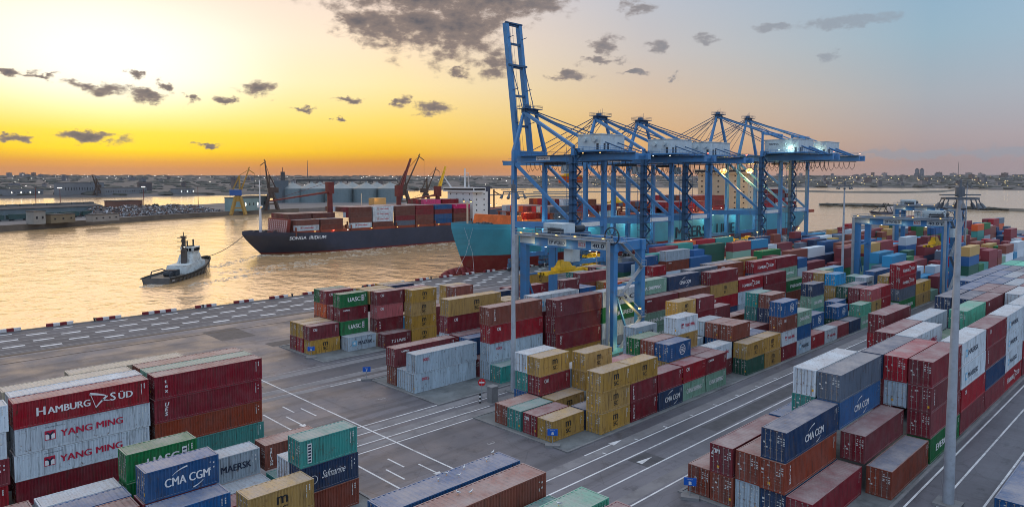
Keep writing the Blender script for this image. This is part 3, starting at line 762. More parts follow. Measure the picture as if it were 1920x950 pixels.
# yard plan: block -> near edge of each row, start of first bay
PITCH_Y, PITCH_X = 2.62, 6.36
BLOCKS = {'A': (110.9, 61.9, 'block nearest quay'), 'B': (78.7, 61.9, 'block under blue gantry crane'), 'C': (53.8, 61.9, 'middle block beside road'),
          'D': (22.2, 62.2, 'right block across road'), 'E': (-1.8, 75.5, 'far right block'), 'LB': (78.7, 11.9, 'tall left foreground block'),
          'LC': (53.8, 11.3, 'low left foreground block'), 'LD': (26.86, 12.38, 'bottom centre block')}
ROWY = {('LD', 4): 37.34, ('LD', 3): 34.5, ('LD', 2): 31.75, ('LD', 1): 28.6, ('LD', 0): 25.6}
STACKS = []   # (block, row, bay, size, codes bottom -> top)
def S(block, row, bay, size, codes): STACKS.append((block, row, bay, size, codes.split()))
# --- C
for r, b, z, c in [
    (1, 0, '20', 'Y'), (2, 0, '20', 'M:zim'), (3, 0, '20', 'T:'), (4, 0, '20', 'O:'),
    (0, 1, '20', 'Y Y Y'), (1, 1, '20', 'N:'), (3, 1, '20', 'Y'), (4, 1, '20', 'O M:cai Y'), (5, 1, '20', 'B: T: W:'),
    (0, 2, '20', 'M:triton M:triton Y'), (3, 2, '20', 'M Y Y'), (1, 2, '20', 'M M:'), (2, 2, '20', 'P:'), (4, 2, '20', 'M S:'),
    (0, 3, '20', 'N:cma M:'), (1, 3, '20', 'P:'), (2, 3, '20', 'M S:'), (3, 3, '20', 'M P:'),
    (0, 4, '20', 'K:china R:cai'), (1, 4, '20', 'S Y B:cosco'), (2, 4, '20', 'Y M O:'), (3, 4, '20', 'T Y G:'),
    (0, 5, '20', 'K:china M:cap'), (1, 5, '20', 'M M:'), (2, 5, '20', 'M S:maersk Y W:ym'), (5, 5, '20', 'K S S:maersk'),
    (1, 6, '20', 'M W:ym'), (3, 6, '20', 'M S:'), (4, 6, '20', 'B M'),
    (0, 7, '20', 'D: Y'), (1, 7, '20', 'M O O:'), (2, 7, '20', 'O B O:'), (3, 7, '20', 'M S S:'), (5, 7, '20', 'M Y M Y'), (4, 7, '20', 'M B'),
    (0, 8, '20', 'Y Y'), (1, 8, '20', 'M B:'), (2, 8, '20', 'W W:'), (3, 8, '20', 'M P:'), (5, 8, '20', 'O M M M:ues'),
    (0, 9, '20', 'M:tex W:ym O:cai B:cosco'), (2, 9, '20', 'M M'), (3, 9, '20', 'N M'), (5, 9, '20', 'M M M:triton'),
    (0, 10, '20', 'S:maersk B: K:china'), (2, 10, '20', 'M N N: O:'), (3, 10, '20', 'D T T: T:'), (5, 10, '20', 'Y O:'),
    (0, 11, '20', 'R:cai'), (1, 11, '20', 'M Y:'), (2, 11, '20', 'Y O'),
    (0, 12, '20', 'W:ym'), (1, 12, '20', 'D B:cosco'), (3, 12, '20', 'Y Y'), (4, 12, '20', 'M M'),
    (0, 13, '20', 'M:'), (2, 13, '20', 'T T K:china N:'), (4, 13, '20', 'Y C'),
    (0, 14, '20', 'N:'), (1, 14, '20', 'D B:cosco'), (3, 14, '20', 'W B:'),
    (0, 15, '20', 'K V:'), (2, 15, '20', 'D B:'), (4, 15, '20', 'Y Y'),
    (0, 16, '20', 'M Y P:'), (1, 16, '20', 'M M M:'), (2, 16, '20', 'D D D:'), (3, 16, '20', 'Y Y Y U:'), (4, 16, '20', 'M Y Y Y:'), (5, 16, '20', 'M M M M:')]:
    S('C', r, b, z, c)
# --- B
for r, b, z, c in [
    (4, 0, '40h', 'O:triton M:cap'), (3, 0, '40h', 'S:'), (2, 0, '40h', 'S:oocl S:oocl'),
    (5, 2, '40h', 'M W M:cai Y'), (4, 2, '40h', 'M M:'), (3, 2, '40h', 'M B:'), (2, 2, '40h', 'M'), (1, 2, '40h', 'S: S:oocl R:cai O:triton'), (0, 2, '20', 'T:'),
    (0, 4, '40h', 'Y: M:ues M: M:tex'), (2, 4, '40h', 'O M M W:maersk'), (3, 4, '40h', 'Y Y'), (4, 4, '40h', 'Y Y'), (5, 4, '40h', 'M Y'),
    (0, 6, '40h', 'S W:cap G:ever W:mscw'), (1, 6, '40h', 'M M M'), (3, 6, '40h', 'O Y Y'), (5, 6, '40h', 'M O'),
    (0, 8, '40h', 'K:china K:china M:cap'), (1, 8, '40h', 'M M M K:china'), (3, 8, '40h', 'M O Q'), (5, 8, '40h', 'B B'),
    (0, 10, '40h', 'K M O:'), (1, 10, '40h', 'M M M N:cma'), (3, 10, '40h', 'M M N'), (4, 10, '40h', 'M S S'), (5, 10, '40h', 'S S'),
    (0, 12, '40h', 'N: R:cai Y M:'), (2, 12, '40h', 'M M X X:hapag'), (4, 12, '40h', 'W M Q'), (5, 12, '40h', 'M S S'),
    (0, 14, '40h', 'S: S: R:ham'), (2, 14, '40h', 'M O O O'), (3, 14, '40h', 'M N N X'), (5, 14, '40h', 'M M O'),
    (0, 16, '40h', 'S M M:triton'), (1, 16, '40h', 'M N N:cma R:ham'), (3, 16, '40h', 'M M Q Y'), (5, 16, '40h', 'M M M'),
    (0, 18, '40h', 'O G:ever'), (1, 18, '40h', 'M M K M:'), (3, 18, '40h', 'Y Y Y'), (5, 18, '40h', 'M M B:cma')]:
    S('B', r, b, z, c)
# --- A
for r, b, z, c in [
    (2, 0, '20', 'Y M:cai'), (3, 0, '20', 'R Y'), (4, 0, '20', 'M Y'),
    (1, 1, '20', 'S:maersk'), (2, 1, '20', 'M G:uasc M:cap G:uasc'), (3, 1, '20', 'M Y M'), (4, 1, '20', 'M O Q:hapag M:cai'), (5, 1, '20', 'M O Q G:'),
    (0, 2, '20', 'M:tsl'), (1, 2, '20', 'M M:tex P:cai M:cai'), (2, 2, '20', 'M M Y Y'), (3, 2, '20', 'M Y Y Y'), (4, 2, '20', 'M M M'),
    (0, 3, '20', 'Y Y Y Y'), (1, 3, '20', 'M M M M:'), (3, 3, '20', 'M M N N:maersk'), (4, 3, '20', 'Y Y Y Y'), (2, 3, '20', 'M M M'),
    (4, 6, '20', 'M O O:triton'), (5, 6, '20', 'Y Y Y'), (0, 7, '20', 'Y Y'), (1, 7, '20', 'Y Y'), (3, 7, '20', 'N N:'), (4, 8, '20', 'N N:'),
    (0, 8, '20', 'O M M:triton'), (2, 9, '20', 'M M:'), (3, 9, '20', 'M M'), (0, 9, '20', 'M O:'), (5, 9, '20', 'R M:'), (5, 10, '40', 'M M Y'),
    (0, 10, '20', 'O M M:triton'), (1, 11, '20', 'B B'), (0, 11, '20', 'B B:'), (2, 12, '40', 'M O M:'), (4, 12, '20', 'G D'), (3, 12, '20', 'Y Y T'),
    (0, 13, '20', 'O Q:'), (1, 13, '20', 'Y Y'), (5, 14, '20', 'M Y Y:msc'), (4, 14, '20', 'M M M'), (3, 14, '20', 'M T T'), (1, 14, '20', 'Y Y'), (0, 14, '40', 'O M'),
    (0, 16, '20', 'M M R:'), (1, 16, '20', 'M M M B:'), (2, 16, '20', 'M S S:'), (4, 16, '20', 'M D N')]:
    S('A', r, b, z, c)
# --- D
for r, b, z, c in [
    (5, 0, '40h', 'O:'), (4, 0, '40h', 'O: M:zim'), (3, 0, '40h', 'S: O:'), (2, 0, '40h', 'N: O:triton N:cma'), (1, 0, '40h', 'M:'),
    (0, 2, '40h', 'O:bl'), (1, 2, '40h', 'S: M:'), (2, 2, '40h', 'M: M: B:cma X:'), (3, 2, '40h', 'O M T: W:'), (4, 2, '40h', 'M B:'),
    (0, 4, '40h', 'G:ever M: M:triton M:'), (1, 4, '40h', 'M M S: R:cai'), (2, 4, '40h', 'M M M N:'),
    (0, 6, '40h', 'M: R:cai W:maersk W:maersk'), (1, 6, '40h', 'M M M'), (2, 6, '40h', 'M M M W:ym'), (3, 6, '40h', 'M M R M:'),
    (0, 8, '40h', 'M: N: M:triton M:cai'), (2, 8, '40h', 'M M G'), (3, 8, '40h', 'N M M S:maersk'), (5, 8, '40h', 'M M R:cai M:'), (1, 8, '40h', 'M M B'),
    (0, 10, '40h', 'R:ham W:maersk W:maersk W:maersk'), (1, 10, '40h', 'M M M'), (2, 10, '40h', 'M M B V:'), (4, 10, '40h', 'M P'), (5, 10, '40h', 'M O'),
    (0, 12, '40h', 'M R W W:maersk'), (1, 12, '40h', 'M M M'), (2, 12, '40h', 'M M M M:cai'), (3, 12, '40h', 'M M N N:'), (4, 12, '40h', 'N N N N:cma'),
    (0, 14, '40h', 'M M R W'), (1, 14, '40h', 'M M M W'), (2, 14, '40h', 'M M M M:'), (3, 14, '40h', 'M M M M'), (4, 14, '40h', 'N N B B:'), (5, 14, '40h', 'N N B'),
    (1, 16, '40h', 'M M N M'), (2, 16, '40h', 'M M B S'), (3, 16, '40h', 'B B B B'), (4, 16, '40h', 'B B B B'), (5, 16, '40h', 'M M B B'),
    (2, 18, '40h', 'M M M M'), (3, 18, '40h', 'M M M S'), (4, 18, '40h', 'N N N B'), (5, 18, '40h', 'B B B B'),
    (3, 20, '40h', 'M M B N'), (4, 20, '40h', 'M M N N'), (5, 20, '40h', 'N N N B'), (4, 22, '40h', 'M M N V'), (5, 22, '40h', 'M M B V'), (5, 24, '40h', 'M M M X')]:
    S('D', r, b, z, c)
S('E', 5, 0, '40h', 'B:')
# --- left foreground
for r, b, z, c in [
    (1, 0, '40', 'M: W:ym W:ym R:ham'), (1, 2, '40', 'T: O: M:ues M:tex'), (1, -2, '40', 'R M W: W:'),
    (2, 0, '40', 'M M W W:'), (2, 2, '40', 'M M S L'), (2, -2, '40', 'M M W'), (3, 0, '40', 'M W S C'), (3, 2, '40', 'M M M O:'), (4, 1, '40', 'M M M C')]:
    S('LB', r, b, z, c.replace('L', 'K'))
for r, b, z, c in [
    (5, 3, '20', 'M O:triton'), (5, 2, '20', 'M S:maersk'), (5, 1, '20', 'D G: G:uasc'), (5, 0, '20', 'M W:'),
    (4, 3, '20', 'T:'), (4, 2, '20', 'S:'), (4, 1, '20', 'M'), (4, 0, '20', 'M B:'), (3, 3, '20', 'M W:'), (3, 2, '20', 'P:'), (3, 1, '20', 'M M: B:cma'), (2, 1, '20', 'M B:'), (3, 0, '20', 'M O'),
    (2, 3, '20', 'O: N:saf T:gseven'), (1, 2, '20', 'M Y'), (2, 2, '20', 'M'), (5, -1, '20', 'M O'), (4, -1, '20', 'M P:'), (3, -1, '20', 'M R')]:
    S('LC', r, b, z, c)
for r, z, c in ((4, '40', 'M M N B:'), (3, '40', 'M N M O:'), (2, '40h', 'M M T:'), (1, '40', 'M B M V:'), (0, '40', 'M M M M:')):
    S('LD', r, 2, z, c)

# far bays are filled as the photograph shows them: mixed lines, three to five high
fill = random.Random(21)
POOL = 'MMMMMOOYYNNBBTKSWGRMXQDU'
taken = set((s[0], s[1], s[2]) for s in STACKS) | set((s[0], s[1], s[2] + 1) for s in STACKS if s[3] != '20')
for blk, b0, b1 in (('A', 17, 60), ('B', 20, 62), ('C', 17, 56), ('D', 14, 24), ('A', 4, 17), ('C', 9, 17)):
    y0, x0, _ = BLOCKS[blk]
    sparse = b1 <= 17
    for r in range(6):
        b = b0
        while b < b1:
            y = y0 + r * PITCH_Y; x = x0 + b * PITCH_X
            big = fill.random() < (0.55 if blk in 'ABD' else 0.35)
            step = 2 if big else 1
            n = fill.choice((1, 2, 2, 3, 3, 4, 4) if blk != 'C' else (1, 2, 2, 3, 3, 4))
            if sparse: n = fill.choice((0, 0, 1, 1, 2))
            if x > 250: n = min(n, fill.choice((2, 3, 4)))
            cells = [(blk, r, b + i) for i in range(step)]
            ok = not any(c in taken for c in cells) and y / x > 0.12 and b + step <= b1
            if n and ok and fill.random() < 0.93:
                codes = [fill.choice(POOL) for _ in range(n)]
                if fill.random() < 0.3: codes = [codes[0]] * n
                STACKS.append((blk, r, b, '40h' if big else '20', codes)); taken.update(cells)
            b += step

occ = {}
for s in STACKS:
    blk, r, b, size, codes = s
    for i in range(1 if size == '20' else 2): occ[(blk, r, b + i)] = max(occ.get((blk, r, b + i), 0), len(codes))
items = []
for blk, r, b, size, codes in STACKS:
    y0, x0, _ = BLOCKS[blk]
    H = CM[size]['H'] + 0.016
    for t, code in enumerate(codes):
        top = t == len(codes) - 1
        front = any(occ.get((blk, r - 1, b + i), 0) <= t for i in range(1 if size == '20' else 2))
        side = occ.get((blk, r, b - 1), 0) <= t
        right = occ.get((blk, r, b + (1 if size == '20' else 2)), 0) <= t
        if not (top or front or side or (right and b < 3 and blk[0] == 'L')): continue
        x = x0 + b * PITCH_X + fill.uniform(-0.14, 0.14); y = ROWY.get((blk, r), y0 + r * PITCH_Y) + fill.uniform(-0.07, 0.07)
        items.append((math.hypot(x, y), blk, r, b, t, len(codes), size, code, (x, y, 0.052 + t * H)))
items.sort(key=lambda q: q[0])
count = {'20': 0, '40': 0}
FARV = []
NEAR_D = 128.0
SIZEWORD = {'20': 'short', '40': 'long', '40h': 'long'}
cr = random.Random(5)
for d, blk, r, b, t, n, size, code, loc in items:
    k = code.split(':'); ch = k[0]; col, word = COLS[ch]
    cm = CM[size]
    if len(k) == 1:
        des = cr.choice((DEF20 if size == '20' else DEF40).get(ch, ['']))
    else: des = k[1]
    kind = size[:2]
    if count[kind] >= 290 or d > 420:
        FARV.append((loc, cm, col)); continue
    count[kind] += 1
    color = (col[0], col[1], col[2], 1)
    tier = 'standing alone' if n == 1 else ('topmost' if t == n - 1 else '%s tier' % WORDS[t])
    bw = WORDS[b + (2 if blk[0] == 'L' else 0)]
    label = '%s %s container, %s, %s bay, %s row of %s' % (word, SIZEWORD[size], tier, bw, WORDS[r], BLOCKS[blk][2])
    name = 'short_container' if kind == '20' else 'long_container'
    if d < NEAR_D:
        o = empty(name, loc)
        for pn, key in (('walls', 'walls'), ('roof', 'roof'), ('door', 'door1'), ('door', 'door2')):
            link(pn, cm[key], o, color=(*c255(62, 84, 116), 1) if (pn == 'roof' and des == 'bl') else color)
        if occ.get((blk, r, b - 1), 0) <= t:
            tag(link('lock_rods', cm['rods'], o), kind='stuff')
        tag(link('stencil_marks', cm['marks'][cr.randrange(5)], o), kind='stuff')
    else:
        o = link(name, cm['whole'], None, loc, color)
        if d < 240 and occ.get((blk, r, b - 1), 0) <= t:
            tag(link('lock_rods', cm['rods'], o), kind='stuff'); tag(link('stencil_marks', cm['marks'][cr.randrange(5)], o), kind='stuff')
    tag(o, label, 'container', 'containers stacked in the yard')
    if des == 'bl': des = ''
    if des == 'zim':
        a = _art.get(('zim', size))
        if a is None:
            A = Art(); A.text('ZIM', 0, 0, 0.62, WHITE, w=0.85, bold=0.016); a = A.mesh(); _art[('zim', size)] = a
        q = link('lettering', a, o, (0.012, 2.22, cm['H'] - 0.85)); q.rotation_euler = (0, 0, -math.pi / 2)
    elif des and d < 330:
        a = art(des, size)
        if a is not None: link('lettering', a, o, (0, -0.004, 0))
# the mass of containers beyond those one can single out
PAINT_FAR = bpy.data.materials.new('far_container_paint'); PAINT_FAR.use_nodes = True
_t = PAINT_FAR.node_tree; _b = _t.nodes['Principled BSDF']; _a = N(_t, 'ShaderNodeVertexColor'); _a.layer_name = 'paint'
L(_t, _a.outputs[0], _b.inputs['Base Color']); _b.inputs['Roughness'].default_value = 0.55
if FARV:
    g = MB(); cols = []
    for (x, y, z), cm, col in FARV:
        f0 = len(g.f)
        g.box(x, x + cm['L'], y, y + CW, z, z + cm['H'])
        k = 0.8 + 0.4 * cr.random()
        for i, f in enumerate(g.f[f0:]): cols += [(min(1, col[0] * k), min(1, col[1] * k), min(1, col[2] * k), 1)] * 4
    me = g.mesh('stacked_containers', PAINT_FAR)
    ca = me.color_attributes.new('paint', 'FLOAT_COLOR', 'CORNER')
    ca.data.foreach_set('color', [c for q in cols for c in q])
    tag(link('stacked_containers', me), 'mass of distant stacked containers at the far end of the yard', 'containers', kind='stuff')
print('containers', count, 'far', len(FARV))
# ------------------------------------------------------------------ ship-to-shore cranes
WS, LS = 175.5, 148.0
def railing(m, pts, h=1.1, step=3.0, r=0.05):
    """handrail with posts along a polyline"""
    for a, b in zip(pts[:-1], pts[1:]):
        a = Vector(a); b = Vector(b); n = max(1, int((b - a).length / step))
        for k in (h, h * 0.55): m.tube(a + Vector((0, 0, k)), b + Vector((0, 0, k)), r, 4)
        for i in range(n + 1):
            p = a.lerp(b, i / n); m.tube(p, p + Vector((0, 0, h)), r, 4)
def bulb(parent, loc, mt, r=0.35, name='floodlight'):
    m = MB(); m.k = 0; m.tube((0, 0, 0.05), (0, 0, r * 1.3), r, 8, r * 0.5); m.k = 1; m.tube((0, 0, -r * 0.35), (0, 0, 0.05), r * 0.85, 8, r * 0.98)
    return m.build(name, [DARK, mt], parent, loc)
def point(parent, loc, energy, col, rad=0.4):
    ld = bpy.data.lights.new('lamp_light', 'POINT'); ld.energy = energy; ld.color = col; ld.shadow_soft_size = rad
    o = bpy.data.objects.new('lamp_light', ld); COL.objects.link(o); o.location = loc; o.parent = parent
    return o
def sts_crane(xa, xb, label, tall=False, up=False, lit=None):
    xc = (xa + xb) / 2
    root = empty('quay_crane', (xc, LS, 0), 0, label, 'crane', 'ship-to-shore cranes along the quay')
    def put(m, name, mt=BLUE_STEEL, parent=root): return m.build(name, mt, parent, (-xc, -LS, 0))
    gz0, gz1 = (40.8, 43.2) if tall else (38.4, 40.4)
    apz = 63.0 if tall else 56.4
    yend = 119.0 if tall else 126.6
    htop = gz1 + 1.9
    for x in (xa, xb):
        for y in (WS, LS):
            m = MB(); m.beam((x, y, 4.4), (x, y, 17), 1.7, 1.5); m.beam((x, y, 17), (x, y, htop), 1.6, 1.4, 1.4, 1.3); put(m, 'leg')
            b = MB()
            b.box(x - 2.6, x + 2.6, y - 0.55, y + 0.55, 2.9, 4.4)
            for s in (-1.7, 1.7): b.box(x + s - 1.2, x + s + 1.2, y - 0.45, y + 0.45, 1.3, 2.6)
            bo = put(b, 'bogie', mat_bogie)
            w = MB()
            for s in (-2.5, -1.0, 1.0, 2.5): w.tube((x + s, y - 0.28, 0.62), (x + s, y + 0.28, 0.62), 0.55, 10)
            ww = w.build('wheel_set', DARK, bo)
        m = MB(); m.beam((x, LS, 17.2), (x, WS, 16.4), 1.3, 2.2); put(m, 'portal_beam')
        m = MB(); m.beam((x, WS - 0.8, gz0 - 0.8), (x, LS + 0.9, 18.5), 0.95, 0.95); put(m, 'diagonal_brace')
        if tall:
            m = MB(); m.beam((x, LS, htop), (x, LS, 53.4), 1.0, 0.9, 0.7, 0.7); put(m, 'rear_pylon')
    for y in (WS, LS):
        m = MB(); m.beam((xa, y, 5.2), (xb, y, 5.2), 1.0, 1.5); put(m, 'sill_beam')
        m = MB(); m.beam((xa, y, htop - 1.0), (xb, y, htop - 1.0), 1.2, 2.0); put(m, 'cross_beam')
    m = MB(); m.beam((xa, LS, 17.4), (xb, LS, 17.4), 1.2, 2.0); put(m, 'cross_beam')
    # name boards on the landside portal
    s = MB(); s.box(xa + 3.0, xb - 3.0, LS - 0.64, LS - 0.60, 16.7, 18.1); put(s, 'name_board', WHITE)
    if tall and not up:
        m = MB(); m.beam((xa, LS, 53.0), (xb, LS, 53.0), 1.3, 1.0); put(m, 'pylon_tie')
    # main girder: twin boxes with ties and walkway
    for i, gx in enumerate((xc - 3.3, xc + 3.3)):
        m = MB(); m.box(gx - 0.75, gx + 0.75, yend, WS + 2.4, gz0, gz1); put(m, 'girder')
    m = MB()
    for y in range(int(yend) + 2, int(WS), 8): m.beam((xc - 2.55, y, gz1 - 0.5), (xc + 2.55, y, gz1 - 0.5), 0.5, 0.8)
    put(m, 'girder_ties')
    m = MB(); m.box(xc - 5.4, xc - 4.05, yend, WS, gz1 - 0.1, gz1); railing(m, [(xc - 5.4, yend, gz1), (xc - 5.4, WS, gz1)]); put(m, 'walkway', BLUE_DARK)
    m = MB(); m.box(xc - 4.09, xc - 4.055, 162, 168.5, gz0 + 0.35, gz1 - 0.3); bd = put(m, 'name_board', WHITE)
    if not tall:
        tx = link('lettering', text_mesh('DP WORLD', 1.0, NAVYP, bold=0.02), bd, (xc - 4.10, 168.0, gz0 + 0.6)); tx.rotation_euler = (0, 0, -math.pi / 2)
    # apex frame
    ax = 1.7 if tall else 2.9
    for s, x in ((-1, xa), (1, xb)):
        m = MB(); m.beam((x, WS, htop), (xc + s * ax, WS, apz), 1.25, 1.1, 0.85, 0.8); put(m, 'mast_post')
        m = MB()
        if tall: m.tube((xc + s * ax, WS, apz - 0.4), (xc + s * 5, LS, 53.4), 0.32, 6); m.tube((xc + s * 5, LS, 53.4), (xc + s * 3.3, yend + 4, gz1), 0.28, 6)
        else: m.beam((xc + s * ax, WS, apz - 0.5), (x + (-s) * 0.5, LS + 0.4, htop + 0.4), 1.0, 1.0)
        put(m, 'backstay_strut')
        m = MB()
        m.tube((xc + s * ax, WS - 0.6, apz), (xc + s * 3.3, yend + (6 if tall else 3), gz1 + 0.5), 0.2, 5)
        if tall: m.tube((xc + s * ax, WS - 0.6, apz - 0.8), (xc + s * 3.3, yend + 22, gz1 + 0.5), 0.17, 5)
        put(m, 'rear_stay', BLUE_DARK)
    m = MB(); m.beam((xc - ax - 0.6, WS, apz), (xc + ax + 0.6, WS, apz), 1.7, 1.4)
    m.box(xc - ax - 1.4, xc + ax + 1.4, WS - 2.2, WS + 2.2, apz + 0.7, apz + 0.9)
    railing(m, [(xc - ax - 1.4, WS - 2.2, apz + 0.9), (xc + ax + 1.4, WS - 2.2, apz + 0.9), (xc + ax + 1.4, WS + 2.2, apz + 0.9), (xc - ax - 1.4, WS + 2.2, apz + 0.9), (xc - ax - 1.4, WS - 2.2, apz + 0.9)])
    for s in (-1.2, 0.2, 1.4): m.tube((xc + s, WS, apz + 0.9), (xc + s, WS, apz + 3.4 + s * 0.4), 0.07, 4)
    m.box(xc - 1.6, xc - 0.2, WS - 0.8, WS + 0.8, apz + 0.9, apz + 2.0)
    put(m, 'apex_platform', BLUE_DARK)
    # boom
    hinge = Vector((xc, WS + 2.6, (gz0 + gz1) / 2))
    ln = 49.5
    d = Vector((0, math.cos(R(82.5)), math.sin(R(82.5)))) if up else Vector((0, 1, 0))
    nrm = Vector((0, -d.z, d.y))
    def bp(sx, a, h=0.0): return hinge + Vector((sx, 0, 0)) + d * a + nrm * h
    for sx in (-3.3, 3.3):
        m = MB(); m.beam(bp(sx, 0.2), bp(sx, ln), 1.4, 1.9); put(m, 'boom_girder')
    m = MB()
    for a in (1, 12, 23, 33.5, 42, 49): m.beam(bp(-2.6, a, 0.2), bp(2.6, a, 0.2), 0.55, 0.8)
    m.beam(bp(-4.6, 34, 0.9), bp(4.6, 34, 0.9), 0.7, 0.7)
    m.beam(bp(-4.2, ln, 0.9), bp(4.2, ln, 0.9), 0.5, 0.5)
    for a in (13, 25, 44): m.tube(bp(-3.3, a, 0.9), bp(-3.3, a, 3.4), 0.14, 4); m.tube(bp(3.3, a, 0.9), bp(3.3, a, 3.4), 0.14, 4)
    m.path([bp(-2.4, a, 1.0) for a in (2, 20, 34, 48)], 0.09, 4); m.path([bp(-2.1, a, 1.9) for a in (2, 20, 34, 48)], 0.07, 4)
    put(m, 'boom_ties', BLUE_DARK)
    m = MB()
    for s in (-1, 1):
        if up:
            m.tube(bp(s * 3.3, 34, 1.0), (xc + s * ax, WS + 0.5, apz), 0.16, 5)
        else:
            m.tube(bp(s * 3.3, 23, 1.0), (xc + s * ax, WS + 0.5, apz), 0.17, 5)
            m.tube(bp(s * 3.3, 44, 1.0), (xc + s * ax, WS + 0.5, apz + 0.3), 0.19, 5)
            m.tube(bp(s * 2.2, 30, 1.0), (xc + s * ax * 0.6, WS + 0.5, apz), 0.09, 4)
            m.tube(bp(s * 3.3, 12, 1.0), (xc + s * ax, WS + 0.5, apz - 0.4), 0.12, 4)
    put(m, 'fore_stay', BLUE_DARK)
    # machinery house on the landside end
    hx0, hx1 = (xa + 2.2, xb - 1.2)
    hy0, hy1 = (132.5, 148.0) if tall else (138.8, 148.2)
    hz = gz1 + 1.1
    m = MB(); m.box(hx0 - 1.6, hx1 + 1.6, hy0 - 3.5, hy1 + 0.8, hz - 0.5, hz); railing(m, [(hx0 - 1.6, hy1 + 0.8, hz), (hx0 - 1.6, hy0 - 3.5, hz), (hx1 + 1.6, hy0 - 3.5, hz)], step=2.0); put(m, 'house_deck', BLUE_STEEL)
    m = MB(); hh = 5.6 if tall else 4.9
    m.box(hx0, hx1, hy0, hy1, hz, hz + hh)
    hs = put(m, 'machinery_house', HOUSE)
    m = MB(); m.box(hx0 - 0.2, hx1 + 0.2, hy0 - 0.2, hy1 + 0.2, hz + hh, hz + hh + 0.25)
    m.build('roof', HOUSE, hs)
    m = MB()
    for y in (hy0 + 2.2, hy0 + 6.2): m.tube((hx0 - 0.9, y, hz + hh - 1.5), (hx0, y, hz + hh - 1.5), 0.75, 10)
    m.build('ventilator', HOUSE, hs)
    m = MB()
    for x in (hx0 + 1.5, hx0 + 3.3): m.box(x, x + 0.9, hy0 - 0.05, hy0, hz + 0.1, hz + 2.1)
    m.box(hx0 - 0.05, hx0, hy0 + 0.8, hy0 + 1.7, hz + 0.1, hz + 2.1)
    m.build('door', DARK, hs)
    if tall and xa < 320:
        tx = link('lettering', text_mesh('TERMINAL', 1.0, NAVYP, bold=0.02), hs, (hx0 - 0.06, hy1 - 2.0, hz + 3.4)); tx.rotation_euler = (0, 0, -math.pi / 2)
    # trolley, cab, festoon
    ty = 163.0 if not tall else 158.0
    m = MB(); m.box(xc - 2.4, xc + 2.4, ty - 3.4, ty + 3.4, gz0 - 1.2, gz0 - 0.2)
    for y in (ty - 2.4, ty, ty + 2.4): m.tube((xc - 2.2, y, gz0 - 0.6), (xc + 2.2, y, gz0 - 0.6), 0.5, 8)
    tr = put(m, 'trolley', DARK)
    m = MB(); m.box(xc - 1.4, xc + 1.4, ty - 6.4, ty - 3.8, gz0 - 4.2, gz0 - 1.3); m.build('operator_cab', HOUSE, tr)
    m = MB(); m.tube((xc - 4.3, yend + 1, gz0 - 0.5), (xc - 4.3, WS, gz0 - 0.5), 0.12, 4); y = yend + 1.5
    fr = random.Random(int(xa))
    while y < WS - 3:
        w = fr.uniform(1.7, 2.6); h = fr.uniform(2.6, 4.4)
        m.path([(xc - 4.3, y, gz0 - 0.5), (xc - 4.3, y + w * 0.15, gz0 - 0.5 - h * 0.7), (xc - 4.3, y + w * 0.5, gz0 - 0.5 - h), (xc - 4.3, y + w * 0.85, gz0 - 0.5 - h * 0.7), (xc - 4.3, y + w, gz0 - 0.5)], 0.09, 4)
        y += w
    put(m, 'festoon_cable', CABLE)
    # lift and stair tower on the first landside leg
    m = MB(); zz = 6.0; k = 0
    while zz < htop - 2:
        for (px, py) in ((xa - 1.9, LS - 1.9), (xa + 1.9, LS - 1.9), (xa - 1.9, LS + 1.5)): m.tube((px, py, zz), (px, py, zz + 2.6), 0.09, 4)
        m.box(xa - 2.0, xa + 2.0, LS - 2.0, LS - 0.8, zz, zz + 0.12); m.box(xa - 2.0, xa - 0.9, LS - 2.0, LS + 1.6, zz, zz + 0.12)
        a = (xa - 1.7, LS - 1.5, zz + 0.1); b = (xa + 1.7, LS - 1.5, zz + 2.6)
        if k % 2: a, b = (xa + 1.7, LS - 1.5, zz + 0.1), (xa - 1.7, LS - 1.5, zz + 2.6)
        m.beam(a, b, 0.7, 0.14); m.tube((xa - 2, LS - 2, zz + 1.1), (xa + 2, LS - 2, zz + 1.1), 0.05, 4)
        zz += 2.6; k += 1
    m.box(xa - 1.5, xa - 0.85, LS - 0.7, LS + 0.7, 4, htop - 3)
    st = put(m, 'stair_tower', BLUE_DARK)
    # floodlights
    for x in (xa + 4, xb - 4): bulb(root, (x - xc, WS - LS - 1.0, 15.0), LAMP_GREEN, 0.45)
    if tall:
        for i in range(6): bulb(root, (xa - xc - 2.2, -2.2, 10 + i * 5.0), LAMP_GREEN, 0.16, 'stair_lamp')
        for y in (hy0 + 2, hy0 + 8): bulb(root, (hx0 - xc - 1.7, y - LS, hz + 1.0), LAMP_GREEN, 0.32, 'deck_lamp')
    else:
        for y in (hy0 - 1.0, hy0 + 6.0): bulb(root, (hx0 - xc - 1.5, y - LS, hz - 0.9), LAMP_WARM if up else LAMP_WHITE, 0.22, 'deck_lamp')
    bulb(root, (0, yend - LS + 1, gz1 + 1.0), LAMP_RED, 0.3, 'beacon')
    return root
mat_bogie = mat('bogie_paint', c255(52, 96, 130), 0.6, var=0.3, scale=0.8, dirt=c255(150, 130, 70), dirt_amt=0.7, dirt_scale=0.6)
cr1 = sts_crane(172.6, 188.4, 'blue quay crane with its boom raised upright, nearest of the five', up=True)
cr2 = sts_crane(211.8, 229.6, 'blue quay crane right behind the one with the raised boom')
cr3 = sts_crane(239.6, 257.8, 'blue quay crane third along the quay, pale house on top')
cr4 = sts_crane(303.2, 322.4, 'tall blue quay crane fourth along, lit green house and orange floodlights', tall=True)
cr5 = sts_crane(334.0, 352.4, 'tall blue quay crane farthest along the quay', tall=True)
